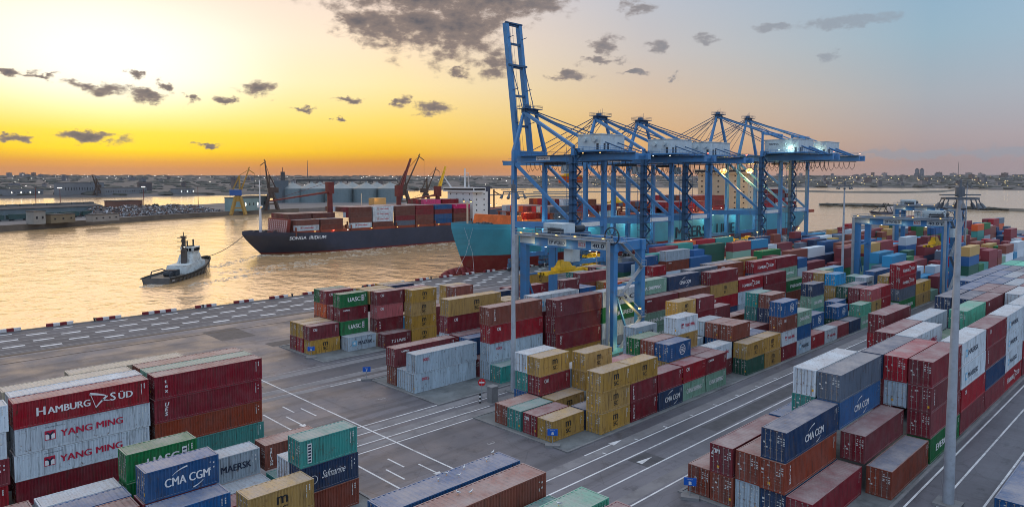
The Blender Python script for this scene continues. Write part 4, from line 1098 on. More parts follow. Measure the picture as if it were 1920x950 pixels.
for c, x, y, z in ((cr4, 303.5 - 312.8, 19.2, 36.6), (cr4, 321.6 - 312.8, 15.2, 36.8)):
    m = MB(); m.box(-0.9, 0.9, -0.5, 0.5, 0.75, 1.1); fl = m.build('floodlight', DARK, c, (x, y, z))
    m = MB(); m.tube((0, 0, -1.6), (0, 0, -0.4), 0.8, 12, 1.9); m.tube((0, 0, -0.4), (0, 0, 0.75), 1.9, 12, 0.9); m.build('lamp_glass', LAMP_ORANGE, fl)
    point(c, (x, y, z - 2.6), 15000, (1.0, 0.50, 0.10), 0.8)
for c in (cr2, cr3, cr4, cr5):
    point(c, (0, WS - LS + 2.0, 14.0), 1500, (0.66, 1.0, 0.94), 0.6)
point(cr1, (4, WS - LS + 2.0, 14.0), 1300, (0.62, 1.0, 0.92), 0.6)
point(cr4, (-9, -12, 46.0), 350, (0.7, 1.0, 0.85), 0.4); point(cr5, (-9, -12, 46.0), 260, (0.7, 1.0, 0.85), 0.4)
# crane 2 carries a yellow spreader with an orange box over the water side; another over the yard
def spreader(root, loc, w=12.2, along_y=False, mt=YELLOW_STEEL, name='spreader'):
    m = MB(); m.box(-w / 2, w / 2, -0.55, -0.15, 0, 0.55); m.box(-w / 2, w / 2, 0.15, 0.55, 0, 0.55)
    for x in (-w / 2, w / 2 - 0.5): m.box(x, x + 0.5, -1.2, 1.2, 0, 0.45)
    m.box(-2.6, 2.6, -0.9, 0.9, 0.55, 1.1); m.hexa([(-1.8, -0.8, 1.1), (1.8, -0.8, 1.1), (1.8, 0.8, 1.1), (-1.8, 0.8, 1.1), (-1.0, -0.5, 2.4), (1.0, -0.5, 2.4), (1.0, 0.5, 2.4), (-1.0, 0.5, 2.4)])
    o = m.build(name, mt, root, loc, rz=math.pi / 2 if along_y else 0)
    c = MB()
    for x in (-1.6, 1.6):
        for y in (-0.6, 0.6): c.tube((x, y, 1.1), (x, y, 1.1 + 16.0), 0.035, 4)
    c.build('hoist_rope', CABLE, o)
    return o
sp = spreader(cr2, (-2.0, WS - LS + 14, 33.5)); sp.scale = (1, 1, 1)
b = link('hoisted_container', CM['40']['whole'], None, (214.0 - 1.0, WS + 12.8, 30.86), (*COLS['Q'][0], 1)); tag(b, 'orange container hanging from a yellow spreader over the water', 'container')
sp2 = spreader(cr3, (-2.0, WS - LS + 12, 22.0))

# ------------------------------------------------------------------ rubber tyred gantry cranes
def yard_crane(x0, x1, y0, y1, H, label, trol, detail=True):
    root = empty('yard_gantry_crane', ((x0 + x1) / 2, (y0 + y1) / 2, 0), 0, label, 'gantry crane', 'blue gantry cranes over the container blocks')
    cx, cy = (x0 + x1) / 2, (y0 + y1) / 2
    def put(m, name, mt=BLUE_STEEL, parent=root, **kw): return m.build(name, mt, parent, (-cx, -cy, 0), **kw)
    gz0, gz1 = H - 1.9, H
    for x in (x0, x1):
        for y in (y0, y1):
            m = MB(); m.box(x - 0.55, x + 0.55, y - 0.75, y + 0.75, 2.2, gz0); put(m, 'leg')
            w = MB()
            for s in (-0.9, 0.9): w.tube((x + s, y - 0.35, 0.78), (x + s, y + 0.35, 0.78), 0.78, 14)
            put(w, 'wheel', RUBBER)
            b = MB(); b.box(x - 1.6, x + 1.6, y - 0.4, y + 0.4, 1.1, 1.7); put(b, 'bogie', BLUE_DARK)
        m = MB(); m.box(x - 0.6, x + 0.6, y0 - 0.9, y1 + 0.9, gz0, gz1); gd = put(m, 'girder')
    gx = x0 - 0.62
    # grey walkway and cable trough along the near girder
    m = MB(); m.box(x0 - 1.5, x0 - 0.65, y0 - 1.2, y1 + 1.2, gz1 - 0.15, gz1 + 0.05); railing(m, [(x0 - 1.5, y1 + 1.2, gz1), (x0 - 1.5, y0 - 1.2, gz1)], step=2.2)
    m.tube((x0 - 1.2, y0 - 1.0, gz1 + 0.35), (x0 - 1.2, y1 + 1.0, gz1 + 0.35), 0.2, 6); put(m, 'walkway', STEEL)
    m = MB(); m.tube((x0 - 1.7, y1 + 0.6, 2.0), (x0 - 1.7, y1 + 0.6, gz1), 0.42, 8); put(m, 'cable_duct', STEEL)
    m = MB(); m.tube((x0 - 1.7, y0 - 0.4, 2.0), (x0 - 1.7, y0 - 0.4, gz1), 0.36, 8); put(m, 'cable_duct', STEEL)
    for y in (y0, y1):
        m = MB(); m.box(x0 - 0.7, x1 + 0.7, y - 0.55, y + 0.55, 1.7, 2.7); put(m, 'sill_beam')
        m = MB(); m.box(x0 + 0.6, x1 - 0.6, y - 0.5, y + 0.5, gz0 + 0.1, gz1 - 0.15); put(m, 'end_beam')
        m = MB(); m.beam((x0, y, gz0 - 6), (x1, y, gz0 - 6), 0.3, 0.35)
        m.beam((x0 + 0.4, y, gz0 - 6), (x0 + (x1 - x0) * 0.5, y, gz0 - 14), 0.3, 0.3); put(m, 'tie_brace')
    # boards on the girder
    for j, (txt, ya, w) in enumerate((('DP WORLD', 0.42, 4.6), ('RCC3', 0.70, 1.8), ('40.0 t', 0.90, 4.2), ('', 0.06, 4.0))):
        yc = y1 + (y0 - y1) * ya
        m = MB(); m.box(gx - 0.04, gx, yc - w / 2, yc + w / 2, gz0 + 0.35, gz1 - 0.25); bd = put(m, 'name_board', HOUSE)
        if txt and detail:
            me = text_mesh(txt, 1.0, NAVYP if j != 1 else REDP, bold=0.02)
            tx = link('lettering', me, bd, (gx - 0.05, yc + w * 0.42, gz0 + 0.6)); tx.rotation_euler = (0, 0, -math.pi / 2); xs = max(v.co.x for v in me.vertices); tx.scale = (w * 0.84 / xs, 1, 1)
    # trolley with machinery, cab and spreader
    ty = y1 + (y0 - y1) * trol
    m = MB(); m.box(x0 - 0.4, x1 + 0.4, ty - 3.2, ty + 3.2, gz1 + 0.25, gz1 + 0.6)
    tr = put(m, 'trolley', BLUE_DARK)
    m = MB(); m.box(x0 + 1.0, x1 - 3.5, ty - 2.4, ty + 2.4, gz1 + 0.6, gz1 + 2.4); m.build('hoist_housing', HOUSE, tr)
    m = MB()
    for y in (ty - 1.8, ty + 1.8): m.tube((x1 - 3.0, y, gz1 + 1.3), (x1 - 0.4, y, gz1 + 1.3), 0.65, 10)
    m.box(x0 + 0.2, x0 + 1.0, ty - 2.8, ty + 0.6, gz1 + 0.6, gz1 + 1.5); railing(m, [(x0 - 0.4, ty + 3.2, gz1 + 0.6), (x0 - 0.4, ty - 3.2, gz1 + 0.6)], step=1.6); m.build('hoist_drum', DARK, tr)
    m = MB(); m.box(x0 + 0.8, x0 + 2.8, ty - 5.2, ty - 3.0, gz0 - 2.6, gz0 - 0.3); m.build('operator_cab', HOUSE, tr)
    so = spreader(tr, (cx, ty, H - 7.2), w=12.0)
    for ch in list(so.children): ch.scale = (1, 1, 0.36)
    # zigzag stair on the road-side legs
    m = MB(); zz = 2.7; k = 0
    while zz < gz0 - 1.5:
        xa, xb = (x0 + 1.0, x1 - 1.0) if k % 2 == 0 else (x1 - 1.0, x0 + 1.0)
        m.beam((xa, y0 - 1.1, zz), (xb, y0 - 1.1, zz + 4.6), 0.7, 0.12); m.tube((xa, y0 - 1.45, zz + 1.0), (xb, y0 - 1.45, zz + 5.6), 0.04, 4)
        m.box(xb - 0.8, xb + 0.8, y0 - 1.6, y0 - 0.76, zz + 4.6, zz + 4.72); railing(m, [(xb - 0.8, y0 - 1.6, zz + 4.7), (xb + 0.8, y0 - 1.6, zz + 4.7)], step=0.8, r=0.035)
        zz += 4.6; k += 1
    put(m, 'stair', STEEL)
    # cable reel
    m = MB(); rc = Vector((x0 - 1.0, y0 - 0.6, H + 1.0)); n = 24
    for i in range(n):
        a0, a1 = 2 * math.pi * i / n, 2 * math.pi * (i + 1) / n
        m.beam(rc + Vector((0, math.cos(a0), math.sin(a0))) * 1.5, rc + Vector((0, math.cos(a1), math.sin(a1))) * 1.5, 0.25, 0.12)
        if i % 2 == 0: m.beam(rc, rc + Vector((0, math.cos(a0), math.sin(a0))) * 1.5, 0.06, 0.06)
    put(m, 'cable_reel', DARK)
    for f in (0.02, 0.22, 0.45, 0.66, 0.96):
        bulb(root, (x0 - cx - 1.6, y1 + (y0 - y1) * f - cy, H + 0.55), LAMP_WARM, 0.2)
    for f in (0.3, 0.8):
        bulb(root, (x0 - cx - 0.95, y1 + (y0 - y1) * f - cy, H - 1.9), LAMP_WHITE, 0.16)
    for f in (0.15, 0.55): point(root, (x0 - cx - 1.4, y1 + (y0 - y1) * f - cy, H - 1.6), 22, (1.0, 0.8, 0.45), 0.25)
    return root
rt1 = yard_crane(97.2, 105.4, 74.4, 95.8, 21.4, 'blue gantry crane with name boards straddling the block near the road', 0.30)
point(rt1, (-1, -12.5, 9.0), 420, (1.0, 0.72, 0.25), 0.3); bulb(rt1, (1.5, -12.6, 9.2), LAMP_WARM, 0.3)
point(rt1, (-3.2, -13.5, 2.6), 260, (1.0, 0.82, 0.3), 0.3); bulb(rt1, (-3.2, -13.5, 2.9), LAMP_WARM, 0.25)
rt2 = yard_crane(210.6, 218.8, 51.6, 73.6, 21.4, 'blue gantry crane behind the tall lighting mast at right', 0.84)
rt3 = yard_crane(318.0, 326.4, 74.4, 95.8, 21.4, 'farthest blue gantry crane beyond the right-hand gantry', 0.15, detail=False)

# ------------------------------------------------------------------ lighting masts
MASTP = mat('mast_paint', c255(168, 176, 186), 0.4, metal=0.2, var=0.1, scale=0.5, dirt=c255(120, 122, 126), dirt_amt=0.5, dirt_scale=0.8)
mat_ring = mat('mast_head_paint', c255(96, 102, 110), 0.5, var=0.1)
def light_mast(x, y, H, r, label):
    root = empty('lighting_mast', (x, y, 0), 0, label, 'light mast', 'tall lighting masts in the yard')
    m = MB(); n = 24
    m.tube((0, 0, 0.25), (0, 0, H * 0.36), r, n, r * 0.80); m.tube((0, 0, H * 0.36), (0, 0, H * 0.7), r * 0.78, n, r * 0.60); m.tube((0, 0, H * 0.7), (0, 0, H), r * 0.58, n, r * 0.42)
    m.build('pole', MASTP, root)
    m = MB(); m.box(-r * 2.2, r * 2.2, -r * 2.2, r * 2.2, 0, 0.25); m.build('footing', CONCRETE, root)
    m = MB(); m.tube((0, 0, H - 0.9), (0, 0, H), r * 0.8, 10); m.tube((0, 0, H), (0, 0, H + 0.7), 0.14, 6)
    for i in range(12):
        a0, a1 = 2 * math.pi * i / 12, 2 * math.pi * (i + 1) / 12
        m.beam((1.55 * math.cos(a0), 1.55 * math.sin(a0), H - 1.1), (1.55 * math.cos(a1), 1.55 * math.sin(a1), H - 1.1), 0.16, 0.2)
        if i % 3 == 0: m.beam((0, 0, H - 1.05), (1.55 * math.cos(a0), 1.55 * math.sin(a0), H - 1.1), 0.14, 0.14)
    for s in (-1, 1): m.beam((s * 0.3, -s * 0.3, H - 0.75), (s * 1.3, -s * 1.3, H - 0.75), 0.5, 0.12)
    m.build('lamp_ring', mat_ring, root)
    for i in range(8):
        a = 2 * math.pi * (i + 0.5) / 8; c, s = math.cos(a), math.sin(a)
        m = MB(); m.beam((1.55 * c, 1.55 * s, H - 1.2), (1.75 * c, 1.75 * s, H - 1.7), 0.08); m.tube((1.7 * c, 1.7 * s, H - 1.55), (2.0 * c, 2.0 * s, H - 2.05), 0.12, 8, 0.25)
        m.build('floodlight', mat_ring, root)
    return root
light_mast(73.2, 74.6, 31.4, 0.42, 'grey lighting mast in front of the raised-boom crane, standing among stacks')
light_mast(200.6, 73.9, 31.6, 0.42, 'grey lighting mast left of the right-hand gantry crane')
light_mast(78.0, 18.0, 31.4, 0.52, 'thick grey lighting mast in the right foreground')
light_mast(326.5, 73.0, 31.0, 0.42, 'slim far lighting mast just right of the thick foreground mast')
# ------------------------------------------------------------------ ships
def hull_mesh(Ls, B, zb, zd, rake, bow_len, stern_len, sheer=1.5, levels=7, n=44, tw=0.86, stern_low=0.35, z_from=None, z_to=None, bow_full=0.62, end_drop=0.0):
    """lofted hull, bow at x=0 on the deck, running to x=Ls; half-breadths from entrance, flare and run"""
    z_from = zb if z_from is None else z_from; z_to = zd if z_to is None else z_to
    def deck(x): return zd + sheer * max(0.0, 1 - x / (bow_len * 1.3)) ** 1.5 - end_drop * max(0.0, (x - Ls * 0.8) / (Ls * 0.2))
    m = MB(); rows = []
    for j in range(levels):
        w = j / (levels - 1); row = []
        for i in range(n + 1):
            u = i / n
            u = u * u * 0.35 + u * 0.65 if u < 1 else 1.0
            z = z_from + (z_to - z_from) * w
            if z_to >= zd - 1e-6:
                z = z_from + (deck(u * Ls) - z_from) * w
            h = min(1.0, max(0.0, (z - zb) / (zd - zb)))
            xs = rake * (1 - h) ** 1.15
            xe = Ls - stern_len * 0.35 * (1 - h) ** 2
            x = xs + (xe - xs) * u
            le = bow_len * (1.25 - 0.45 * h)
            e = min(1.0, (x - xs) / le); p = bow_full + (0.95 - bow_full) * (1 - h)
            hb = B / 2 * (math.sin(e * math.pi / 2) ** p)
            r = min(1.0, max(0.0, (xe - x) / stern_len)); k = stern_low + (tw - stern_low) * h
            hb *= k + (1 - k) * math.sin(r * math.pi / 2) ** 0.8
            row.append((x, hb, z))
        rows.append(row)
    for side in (-1, 1):
        idx = []
        for row in rows:
            idx.append([len(m.v) + i for i in range(len(row))]); m.v += [(x, side * hb, z) for x, hb, z in row]
        for a, b in zip(idx[:-1], idx[1:]):
            for i in range(len(a) - 1):
                f = (a[i], a[i + 1], b[i + 1], b[i]) if side < 0 else (a[i + 1], a[i], b[i], b[i + 1])
                m.f.append(f); m.m.append(0)
    top = rows[-1]; t = len(top)
    # transom
    for a, b in zip(rows[:-1], rows[1:]):
        m.face([(a[-1][0], a[-1][1], a[-1][2]), (a[-1][0], -a[-1][1], a[-1][2]), (b[-1][0], -b[-1][1], b[-1][2]), (b[-1][0], b[-1][1], b[-1][2])])
    if z_to >= zd - 1e-6:
        for i in range(t - 1):
            a, b = top[i], top[i + 1]
            m.face([(a[0], -a[1], a[2] - 0.9), (b[0], -b[1], b[2] - 0.9), (b[0], b[1], b[2] - 0.9), (a[0], a[1], a[2] - 0.9)], 1)
    return m
def hull_part(root, mats, **kw):
    m = hull_mesh(**kw); me = m.mesh('hull', mats)
    o = link('hull', me, root)
    return o
DECKRED = mat('deck_red_oxide', c255(150, 74, 52), 0.7, var=0.25, scale=0.2)
HULLBLUE = mat('light_blue_hull', c255(66, 146, 170), 0.5, var=0.08, scale=0.08, dirt=c255(70, 128, 146), dirt_amt=0.6, dirt_scale=0.12)
HULLNAVY = mat('dark_blue_hull', c255(52, 60, 80), 0.5, var=0.14, scale=0.1, dirt=c255(70, 72, 88), dirt_amt=0.6, dirt_scale=0.15)
BOOT = mat('red_boot_topping', c255(116, 34, 38), 0.6, var=0.2, scale=0.2, dirt=c255(90, 70, 60), dirt_amt=0.5, dirt_scale=0.2)
SUPER = mat('ship_white', c255(214, 216, 218), 0.5, var=0.06, scale=0.2, dirt=c255(160, 150, 140), dirt_amt=0.4, dirt_scale=0.2)
CREAMS = mat('superstructure_cream', c255(206, 190, 164), 0.5, var=0.06, scale=0.2)
GLASS = mat('dark_window_glass', c255(26, 34, 44), 0.12, var=0.0, spec=0.6)
ORANGEP = mat('orange_deck_paint', c255(214, 104, 40), 0.6, var=0.2, scale=0.3)
LASH = mat('lashing_bridge_paint', c255(122, 66, 52), 0.65, var=0.25, scale=0.4)
LETC = mat('hull_lettering', c255(20, 46, 66), 0.5, var=0.0)

def box_tower(root, name, mt, x0, x1, y0, y1, z0, z1, floors, face='-y', glassy=True):
    m = MB(); m.box(x0, x1, y0, y1, z0, z1); o = m.build(name, mt, root)
    if glassy:
        h = (z1 - z0) / floors
        for fl in range(floors):
            z = z0 + fl * h + h * 0.45
            g = MB()
            n = max(2, int((x1 - x0) / 5)); 
            for i in range(n):
                x = x0 + (x1 - x0) * (i + 0.5) / n; g.box(x - 0.45, x + 0.45, y0 - 0.04, y0, z, z + 0.8)
            n = max(2, int((y1 - y0) / 5))
            for i in range(n):
                y = y0 + (y1 - y0) * (i + 0.5) / n; g.box(x0 - 0.04, x0, y - 0.45, y + 0.45, z, z + 0.8)
            tag(g.build('window_row', GLASS, o), kind='stuff')
    return o

# --- light blue ship moored along the quay
SX, SY = 163.5, 199.4
ms = empty('container_ship', (SX, SY, 0), 0, 'huge light blue container ship moored under the quay cranes', 'container ship', None)
KW = dict(Ls=284, B=34.4, zb=-3.6, zd=14.6, rake=7.5, bow_len=46, stern_len=38, sheer=1.6, end_drop=3.2, bow_full=0.72)
hull_part(ms, [HULLBLUE, DECKRED], **dict(KW, z_from=3.7))
m = hull_mesh(**dict(KW, z_to=3.7, levels=4)); m.build('boot_topping', BOOT, ms)
m = MB()
for i in range(7):
    a0 = -9 + i * 2.6
    r = [0.5, 1.6, 2.1, 2.3, 2.3, 2.2, 2.0][i]; rn = [1.6, 2.1, 2.3, 2.3, 2.2, 2.0, 1.8][i]
    m.tube((a0 + 9, 0, -2.7), (a0 + 11.6, 0, -2.7), r, 12, rn)
m.build('bulbous_bow', BOOT, ms, (-4.5, 0, 0), smooth=True)
lt = link('lettering', text_mesh('MAERSK LINE', 7.6, LETC, bold=0.14), ms, (286.0 - SX, 181.98 - SY, 4.4))
xs = max(v.co.x for v in lt.data.vertices); lt.scale = (57.0 / xs, 1, 1)
m = MB()
for i in range(10):
    a0, a1 = math.pi * 2 * i / 10, math.pi * 2 * (i + 1) / 10
    m.beam((26 + 1.6 * math.cos(a0), -14.2, 9.6 + 1.2 * math.sin(a0)), (26 + 1.6 * math.cos(a1), -14.2, 9.6 + 1.2 * math.sin(a1)), 0.9, 0.5)
m.beam((25.6, -14.9, 8.2), (27.4, -14.6, 10.4), 0.8, 0.7); m.build('anchor', DARK, ms)
m = MB(); m.box(7, 9, -1, 1, 15.0, 15.4); m.tube((8, 0, 15.2), (8, 0, 24), 0.35, 8); m.beam((8, -2.2, 23.2), (8, 2.2, 23.2), 0.3, 0.3); m.build('foremast', CREAMS, ms)
bulb(ms, (8, -2, 24), LAMP_WARM, 0.4, 'mast_lamp'); bulb(ms, (8, 2, 24), LAMP_WARM, 0.4, 'mast_lamp')
m = MB(); m.hexa([(22, -13, 14.8), (24, -13, 14.8), (24, 13, 14.8), (22, 13, 14.8), (23, -13, 18.4), (24, -13, 18.4), (24, 13, 18.4), (23, 13, 18.4)]); m.box(24, 38, -14, 14, 14.8, 16.6); m.build('breakwater', ORANGEP, ms)
m = MB()
for i in range(9): m.tube((11 + i * 1.1, -3 + (i % 3) * 3, 15.0), (11 + i * 1.1, -1.6 + (i % 3) * 3, 15.0), 0.7, 8)
tag(m.build('windlass', DARK, ms), kind='stuff')
for i in range(2):
    m = MB(); m.path([(3 + i * 2.4, -3.9 - i * 2.2, 14.6), (0 - i * 4.0, -12 - i * 1.0, 6.0), (-6 - i * 8.0, -19.6, 0.7)], 0.05, 4); m.build('mooring_line', STEEL, ms)
hx = 361 - SX
box_tower(ms, 'accommodation_block', CREAMS, hx, hx + 12, -15.5, 15.5, 14.6, 35.5, 7)
m = MB(); m.box(hx - 1, hx + 7, -17.4, 17.4, 35.5, 38.2); br = m.build('bridge', CREAMS, ms)
m = MB(); m.box(hx - 1.05, hx - 1.0, -17, 17, 36.4, 37.5); m.box(hx, hx + 6, -17.46, -17.4, 36.4, 37.5); m.build('bridge_window', GLASS, br)
m = MB(); m.tube((hx + 3, 0, 38.2), (hx + 3, 0, 45), 0.4, 6); m.beam((hx + 3, -3, 42), (hx + 3, 3, 42), 0.3); m.build('radar_mast', CREAMS, ms)
m = MB(); m.box(hx + 26, hx + 33, -5, 5, 14.6, 30); m.build('funnel', HULLBLUE, ms)
m = MB(); m.box(hx + 68, hx + 90, -15, 15, 11.5, 13.2); m.build('mooring_deck', DECKRED, ms)
dr = random.Random(11)
SHIPM = mat('ship_container_dark', (0.1, 0.05, 0.05), 0.6)
def deck_stack(root, base, bays, across, tiers_fn, colors, z0, shipname, group, near_only=True):
    cnt = 0
    for bi, bx in enumerate(bays):
        for ri in range(across):
            n = tiers_fn(bi, ri)
            for t in range(n):
                vis = t == n - 1 or ri == 0 or tiers_fn(bi, ri - 1) <= t or (bi == 0) or tiers_fn(bi - 1, ri) <= t
                if not vis: continue
                ch = colors(bi, ri, t); col, word = COLS[ch]
                p = root.matrix_basis @ Vector((bx, -across * 2.5 / 2 + ri * 2.5, z0 + t * 2.62))
                o = link('ship_container', CM['40']['whole'], None, p, (*col, 1), root.rotation_euler.z)
                tag(o, '%s ship container, %s tier, %s bay, %s row on the %s ship' % (word, WORDS[t], WORDS[bi], WORDS[ri], shipname), 'container', group)
                if ch == 'W' and ri == 0: link('lettering', art('ym', '40'), o, (0, -0.004, 0))
                if ch == 'F': link('lettering', art('cai', '40'), o, (0, -0.004, 0))
                cnt += 1
    return cnt
bays = [40, 54, 68] + [118, 132, 146, 160] + [218, 232, 246]
hts = [2, 3, 2, 2, 2, 3, 3, 3, 4, 4]
def mtiers(b, r): return max(0, hts[b] - (1 if (b * 7 + r * 3) % 5 == 0 else 0))
for bx in [38, 52.6, 66.6, 80.6, 95, 116.6, 130.6, 144.6, 158.6, 172.8, 216.6, 230.6, 244.6, 258.6]:
    m = MB()
    for y in range(-15, 16, 5): m.box(bx, bx + 0.9, y - 0.3, y + 0.3, 14.2, 19.0)
    m.box(bx, bx + 1.0, -16, 16, 18.7, 19.1); m.box(bx, bx + 1.0, -16, 16, 15.9, 16.3); m.build('lashing_bridge', LASH, ms)
for bx0, bx1 in ((40, 96), (104, 174), (216, 260)):
    m = MB(); m.box(bx0, bx1, -15.5, 15.5, 13.9, 16.2); m.build('hatch_cover', DECKRED, ms)
n1 = deck_stack(ms, None, bays, 12, mtiers, lambda b, r, t: dr.choice('OQCSCQOXRMSW' if b < 3 else 'MRSWXOMRQ'), 16.25, 'light blue', 'containers on the light blue ship')
o = link('ship_container', CM['20']['whole'], None, (SX + 30, SY - 9, 16.65), (*c255(206, 50, 24), 1)); tag(o, 'bright orange-red container alone on the light blue ship forecastle', 'container')
for x, z in ((60, 14.2), (96, 14.2), (130, 14.2)):
    bulb(ms, (x, -17.6, z), LAMP_GREEN, 0.5, 'side_floodlight')
for x in range(42, 170, 9): bulb(ms, (x, -15.9, 17.5), LAMP_WARM if x % 2 else LAMP_WHITE, 0.26, 'deck_lamp')
point(ms, (30, -6, 21), 1500, (1, 0.5, 0.15), 0.5)
for x in (268, 272, 279): bulb(ms, (x, -14.5, 9.5), LAMP_WARM, 0.4, 'stern_lamp')

# --- dark blue feeder ship on the move
GX, GY = 136.5, 319.0
sg = empty('feeder_ship', (GX, GY, 0), R(0.5), 'dark blue container ship with red-brown deck cranes under tow', 'container ship')
KW = dict(Ls=190, B=28, zb=-3.6, zd=6.6, rake=9.5, bow_len=34, stern_len=26, sheer=1.6, bow_full=0.6)
hull_part(sg, [HULLNAVY, DECKRED], **dict(KW, z_from=-2.4))
m = hull_mesh(**dict(KW, z_to=-2.4, levels=3)); m.build('boot_topping', BOOT, sg)
lt = link('lettering', text_mesh('SONGA  IRIDIUM', 2.3, WHITE, shear=0.25, bold=0.01), sg, (17, -12.6, 3.9)); lt.rotation_euler = (R(-22), 0, R(-13))
m = MB(); m.tube((9, 0, 7.4), (9, 0, 20), 0.75, 8, 0.5); m.box(8, 10, -1, 1, 19, 20); m.tube((9, 0, 20), (9, 0, 32), 0.3, 6); m.beam((9, -1.8, 29), (9, 1.8, 29), 0.3); m.build('foremast', SUPER, sg)
bulb(sg, (9, -0.8, 19.2), LAMP_WARM, 0.45, 'mast_lamp')
m = MB()
for i in range(10): m.tube((4 + i * 1.3, -4 + (i % 4) * 2.4, 7.4), (4 + i * 1.3, -2.8 + (i % 4) * 2.4, 7.4), 0.7, 8)
railing(m, [(0.8, -1.0, 7.6), (12, -8.2, 7.2), (24, -12, 6.8)], step=2.5); tag(m.build('forecastle_gear', DARK, sg), kind='stuff')
m = MB(); m.hexa([(17, -9.5, 6.6), (19, -9.5, 6.6), (19, 9.5, 6.6), (17, 9.5, 6.6), (18, -10.5, 13.4), (19, -10.5, 13.4), (19, 10.5, 13.4), (18, 10.5, 13.4)])
bw = m.build('breakwater', mat('perforated_red', c255(128, 56, 50), 0.6, var=0.1), sg)
m = MB()
for y in range(-9, 10, 2):
    for z in range(7, 13): m.box(17.0 + (z - 6.6) / 6.8 - 0.08, 17.1 + (z - 6.6) / 6.8, y - 0.3, y + 0.3, z + 0.2, z + 0.8)
tag(m.build('drain_hole', WHITE, bw), kind='stuff')
SRED = mat('ship_crane_red', c255(110, 44, 40), 0.55, var=0.2, scale=0.3)
def ship_crane(x, y, zt, jibs, label):
    m = MB(); m.tube((x, y, 7), (x, y, zt - 6), 1.5, 10, 1.3); m.box(x - 1.6, x + 1.6, y - 1.6, y + 1.6, zt - 6, zt); c = m.build('deck_crane', SRED, sg)
    for (jx, jz, mt2) in jibs:
        j = MB()
        for s in (-0.9, 0.9): j.beam((x, y + s, zt - 5), (jx, y + s * 0.5, jz), 0.7, 0.9, 0.4, 0.5)
        for k in range(1, 8):
            t = k / 8; j.beam((x + (jx - x) * t, y - 0.8, zt - 5 + (jz - zt + 5) * t), (x + (jx - x) * t, y + 0.8, zt - 5 + (jz - zt + 5) * t), 0.2)
        j.tube((x, y, zt), (jx, y, jz), 0.08, 4); j.build('jib', mt2, c)
ship_crane(46, 0, 31.0, [(14, 22.0, SRED)], '')
ship_crane(88.6, 0, 29.0, [(97, 44.0, SRED)], '')
ship_crane(116.0, 0, 28.5, [(96, 21.0, SRED), (122, 40, YELLOW_STEEL)], '')
bx2 = [20.5, 33.6, 50.5, 63.6, 78, 90.8, 104, 117.6]
h2 = [2, 2, 4, 4, 4, 4, 5, 5, 4]
def gtiers(b, r):
    if r == 0: return [2, 2, 4, 4, 4, 4, 4, 4, 4][b]
    if b < 2: return 3 if r > 2 else 2
    return h2[b] if r > 3 else [2, 2, 4, 4, 4, 4, 4, 4, 4][b]
NEARC = {0: 'WH', 1: 'HH', 2: 'WHHH', 3: 'HWWW', 4: 'XMHH', 5: 'HHMM', 6: 'BBMB', 7: 'HHMF', 8: 'MMMS'}
def gcol(b, r, t):
    if r == 0: return NEARC[b][t]
    if t == gtiers(b, r) - 1 and b >= 6: return 'MFRM'[min(3, b - 5)] if r == 4 else dr.choice('MHRMH')
    return dr.choice('HHMHHMHW' if r < 9 else 'HMH')
n2 = deck_stack(sg, None, bx2, 10, gtiers, gcol, 7.8, 'dark blue', 'containers on the dark blue ship')
for x in (20, 33, 50, 63, 77.4, 90.3, 103.4, 117, 130.4):
    m = MB()
    for y in range(-13, 14, 5): m.box(x, x + 0.5, y - 0.35, y + 0.35, 5.6, 9.6)
    m.box(x, x + 0.5, -13.2, 13.2, 7.0, 7.5); m.build('lashing_bridge', LASH, sg)
m = MB(); m.box(20, 131, -12.6, 12.6, 5.6, 7.75); m.build('hatch_cover', DECKRED, sg)
for x, mt2 in ((30, LAMP_WARM), (40, LAMP_RED), (48, LAMP_WHITE), (62, LAMP_WARM), (78, LAMP_WARM), (92, LAMP_WARM), (106, LAMP_WARM), (118, LAMP_ORANGE)):
    bulb(sg, (x, -13.3, 7.4), mt2, 0.4, 'deck_lamp')
box_tower(sg, 'accommodation_block', SUPER, 133, 145, -11.5, 11.5, 6.0, 25.0, 6)
m = MB(); m.box(131.5, 141, -14, 14, 25.0, 27.6); br = m.build('bridge', SUPER, sg)
m = MB(); m.box(131.44, 131.5, -13.6, 13.6, 25.9, 27.0); m.box(132, 140.5, -14.06, -14.0, 25.9, 27.0); m.build('bridge_window', GLASS, br)
m = MB(); m.tube((137, 0, 27.6), (137, 0, 39), 0.45, 6); m.beam((137, -3, 34), (137, 3, 34), 0.35); m.beam((137, 0, 36), (140, 0, 36), 0.4)
for s in (-1, 1): m.beam((133, s * 8, 27.5), (129, s * 12, 36), 0.9, 0.9, 0.4, 0.4)
m.build('radar_mast', SUPER, sg)
m = MB(); m.box(147, 154, -4, 4, 6, 28); m.build('funnel', HULLNAVY, sg)

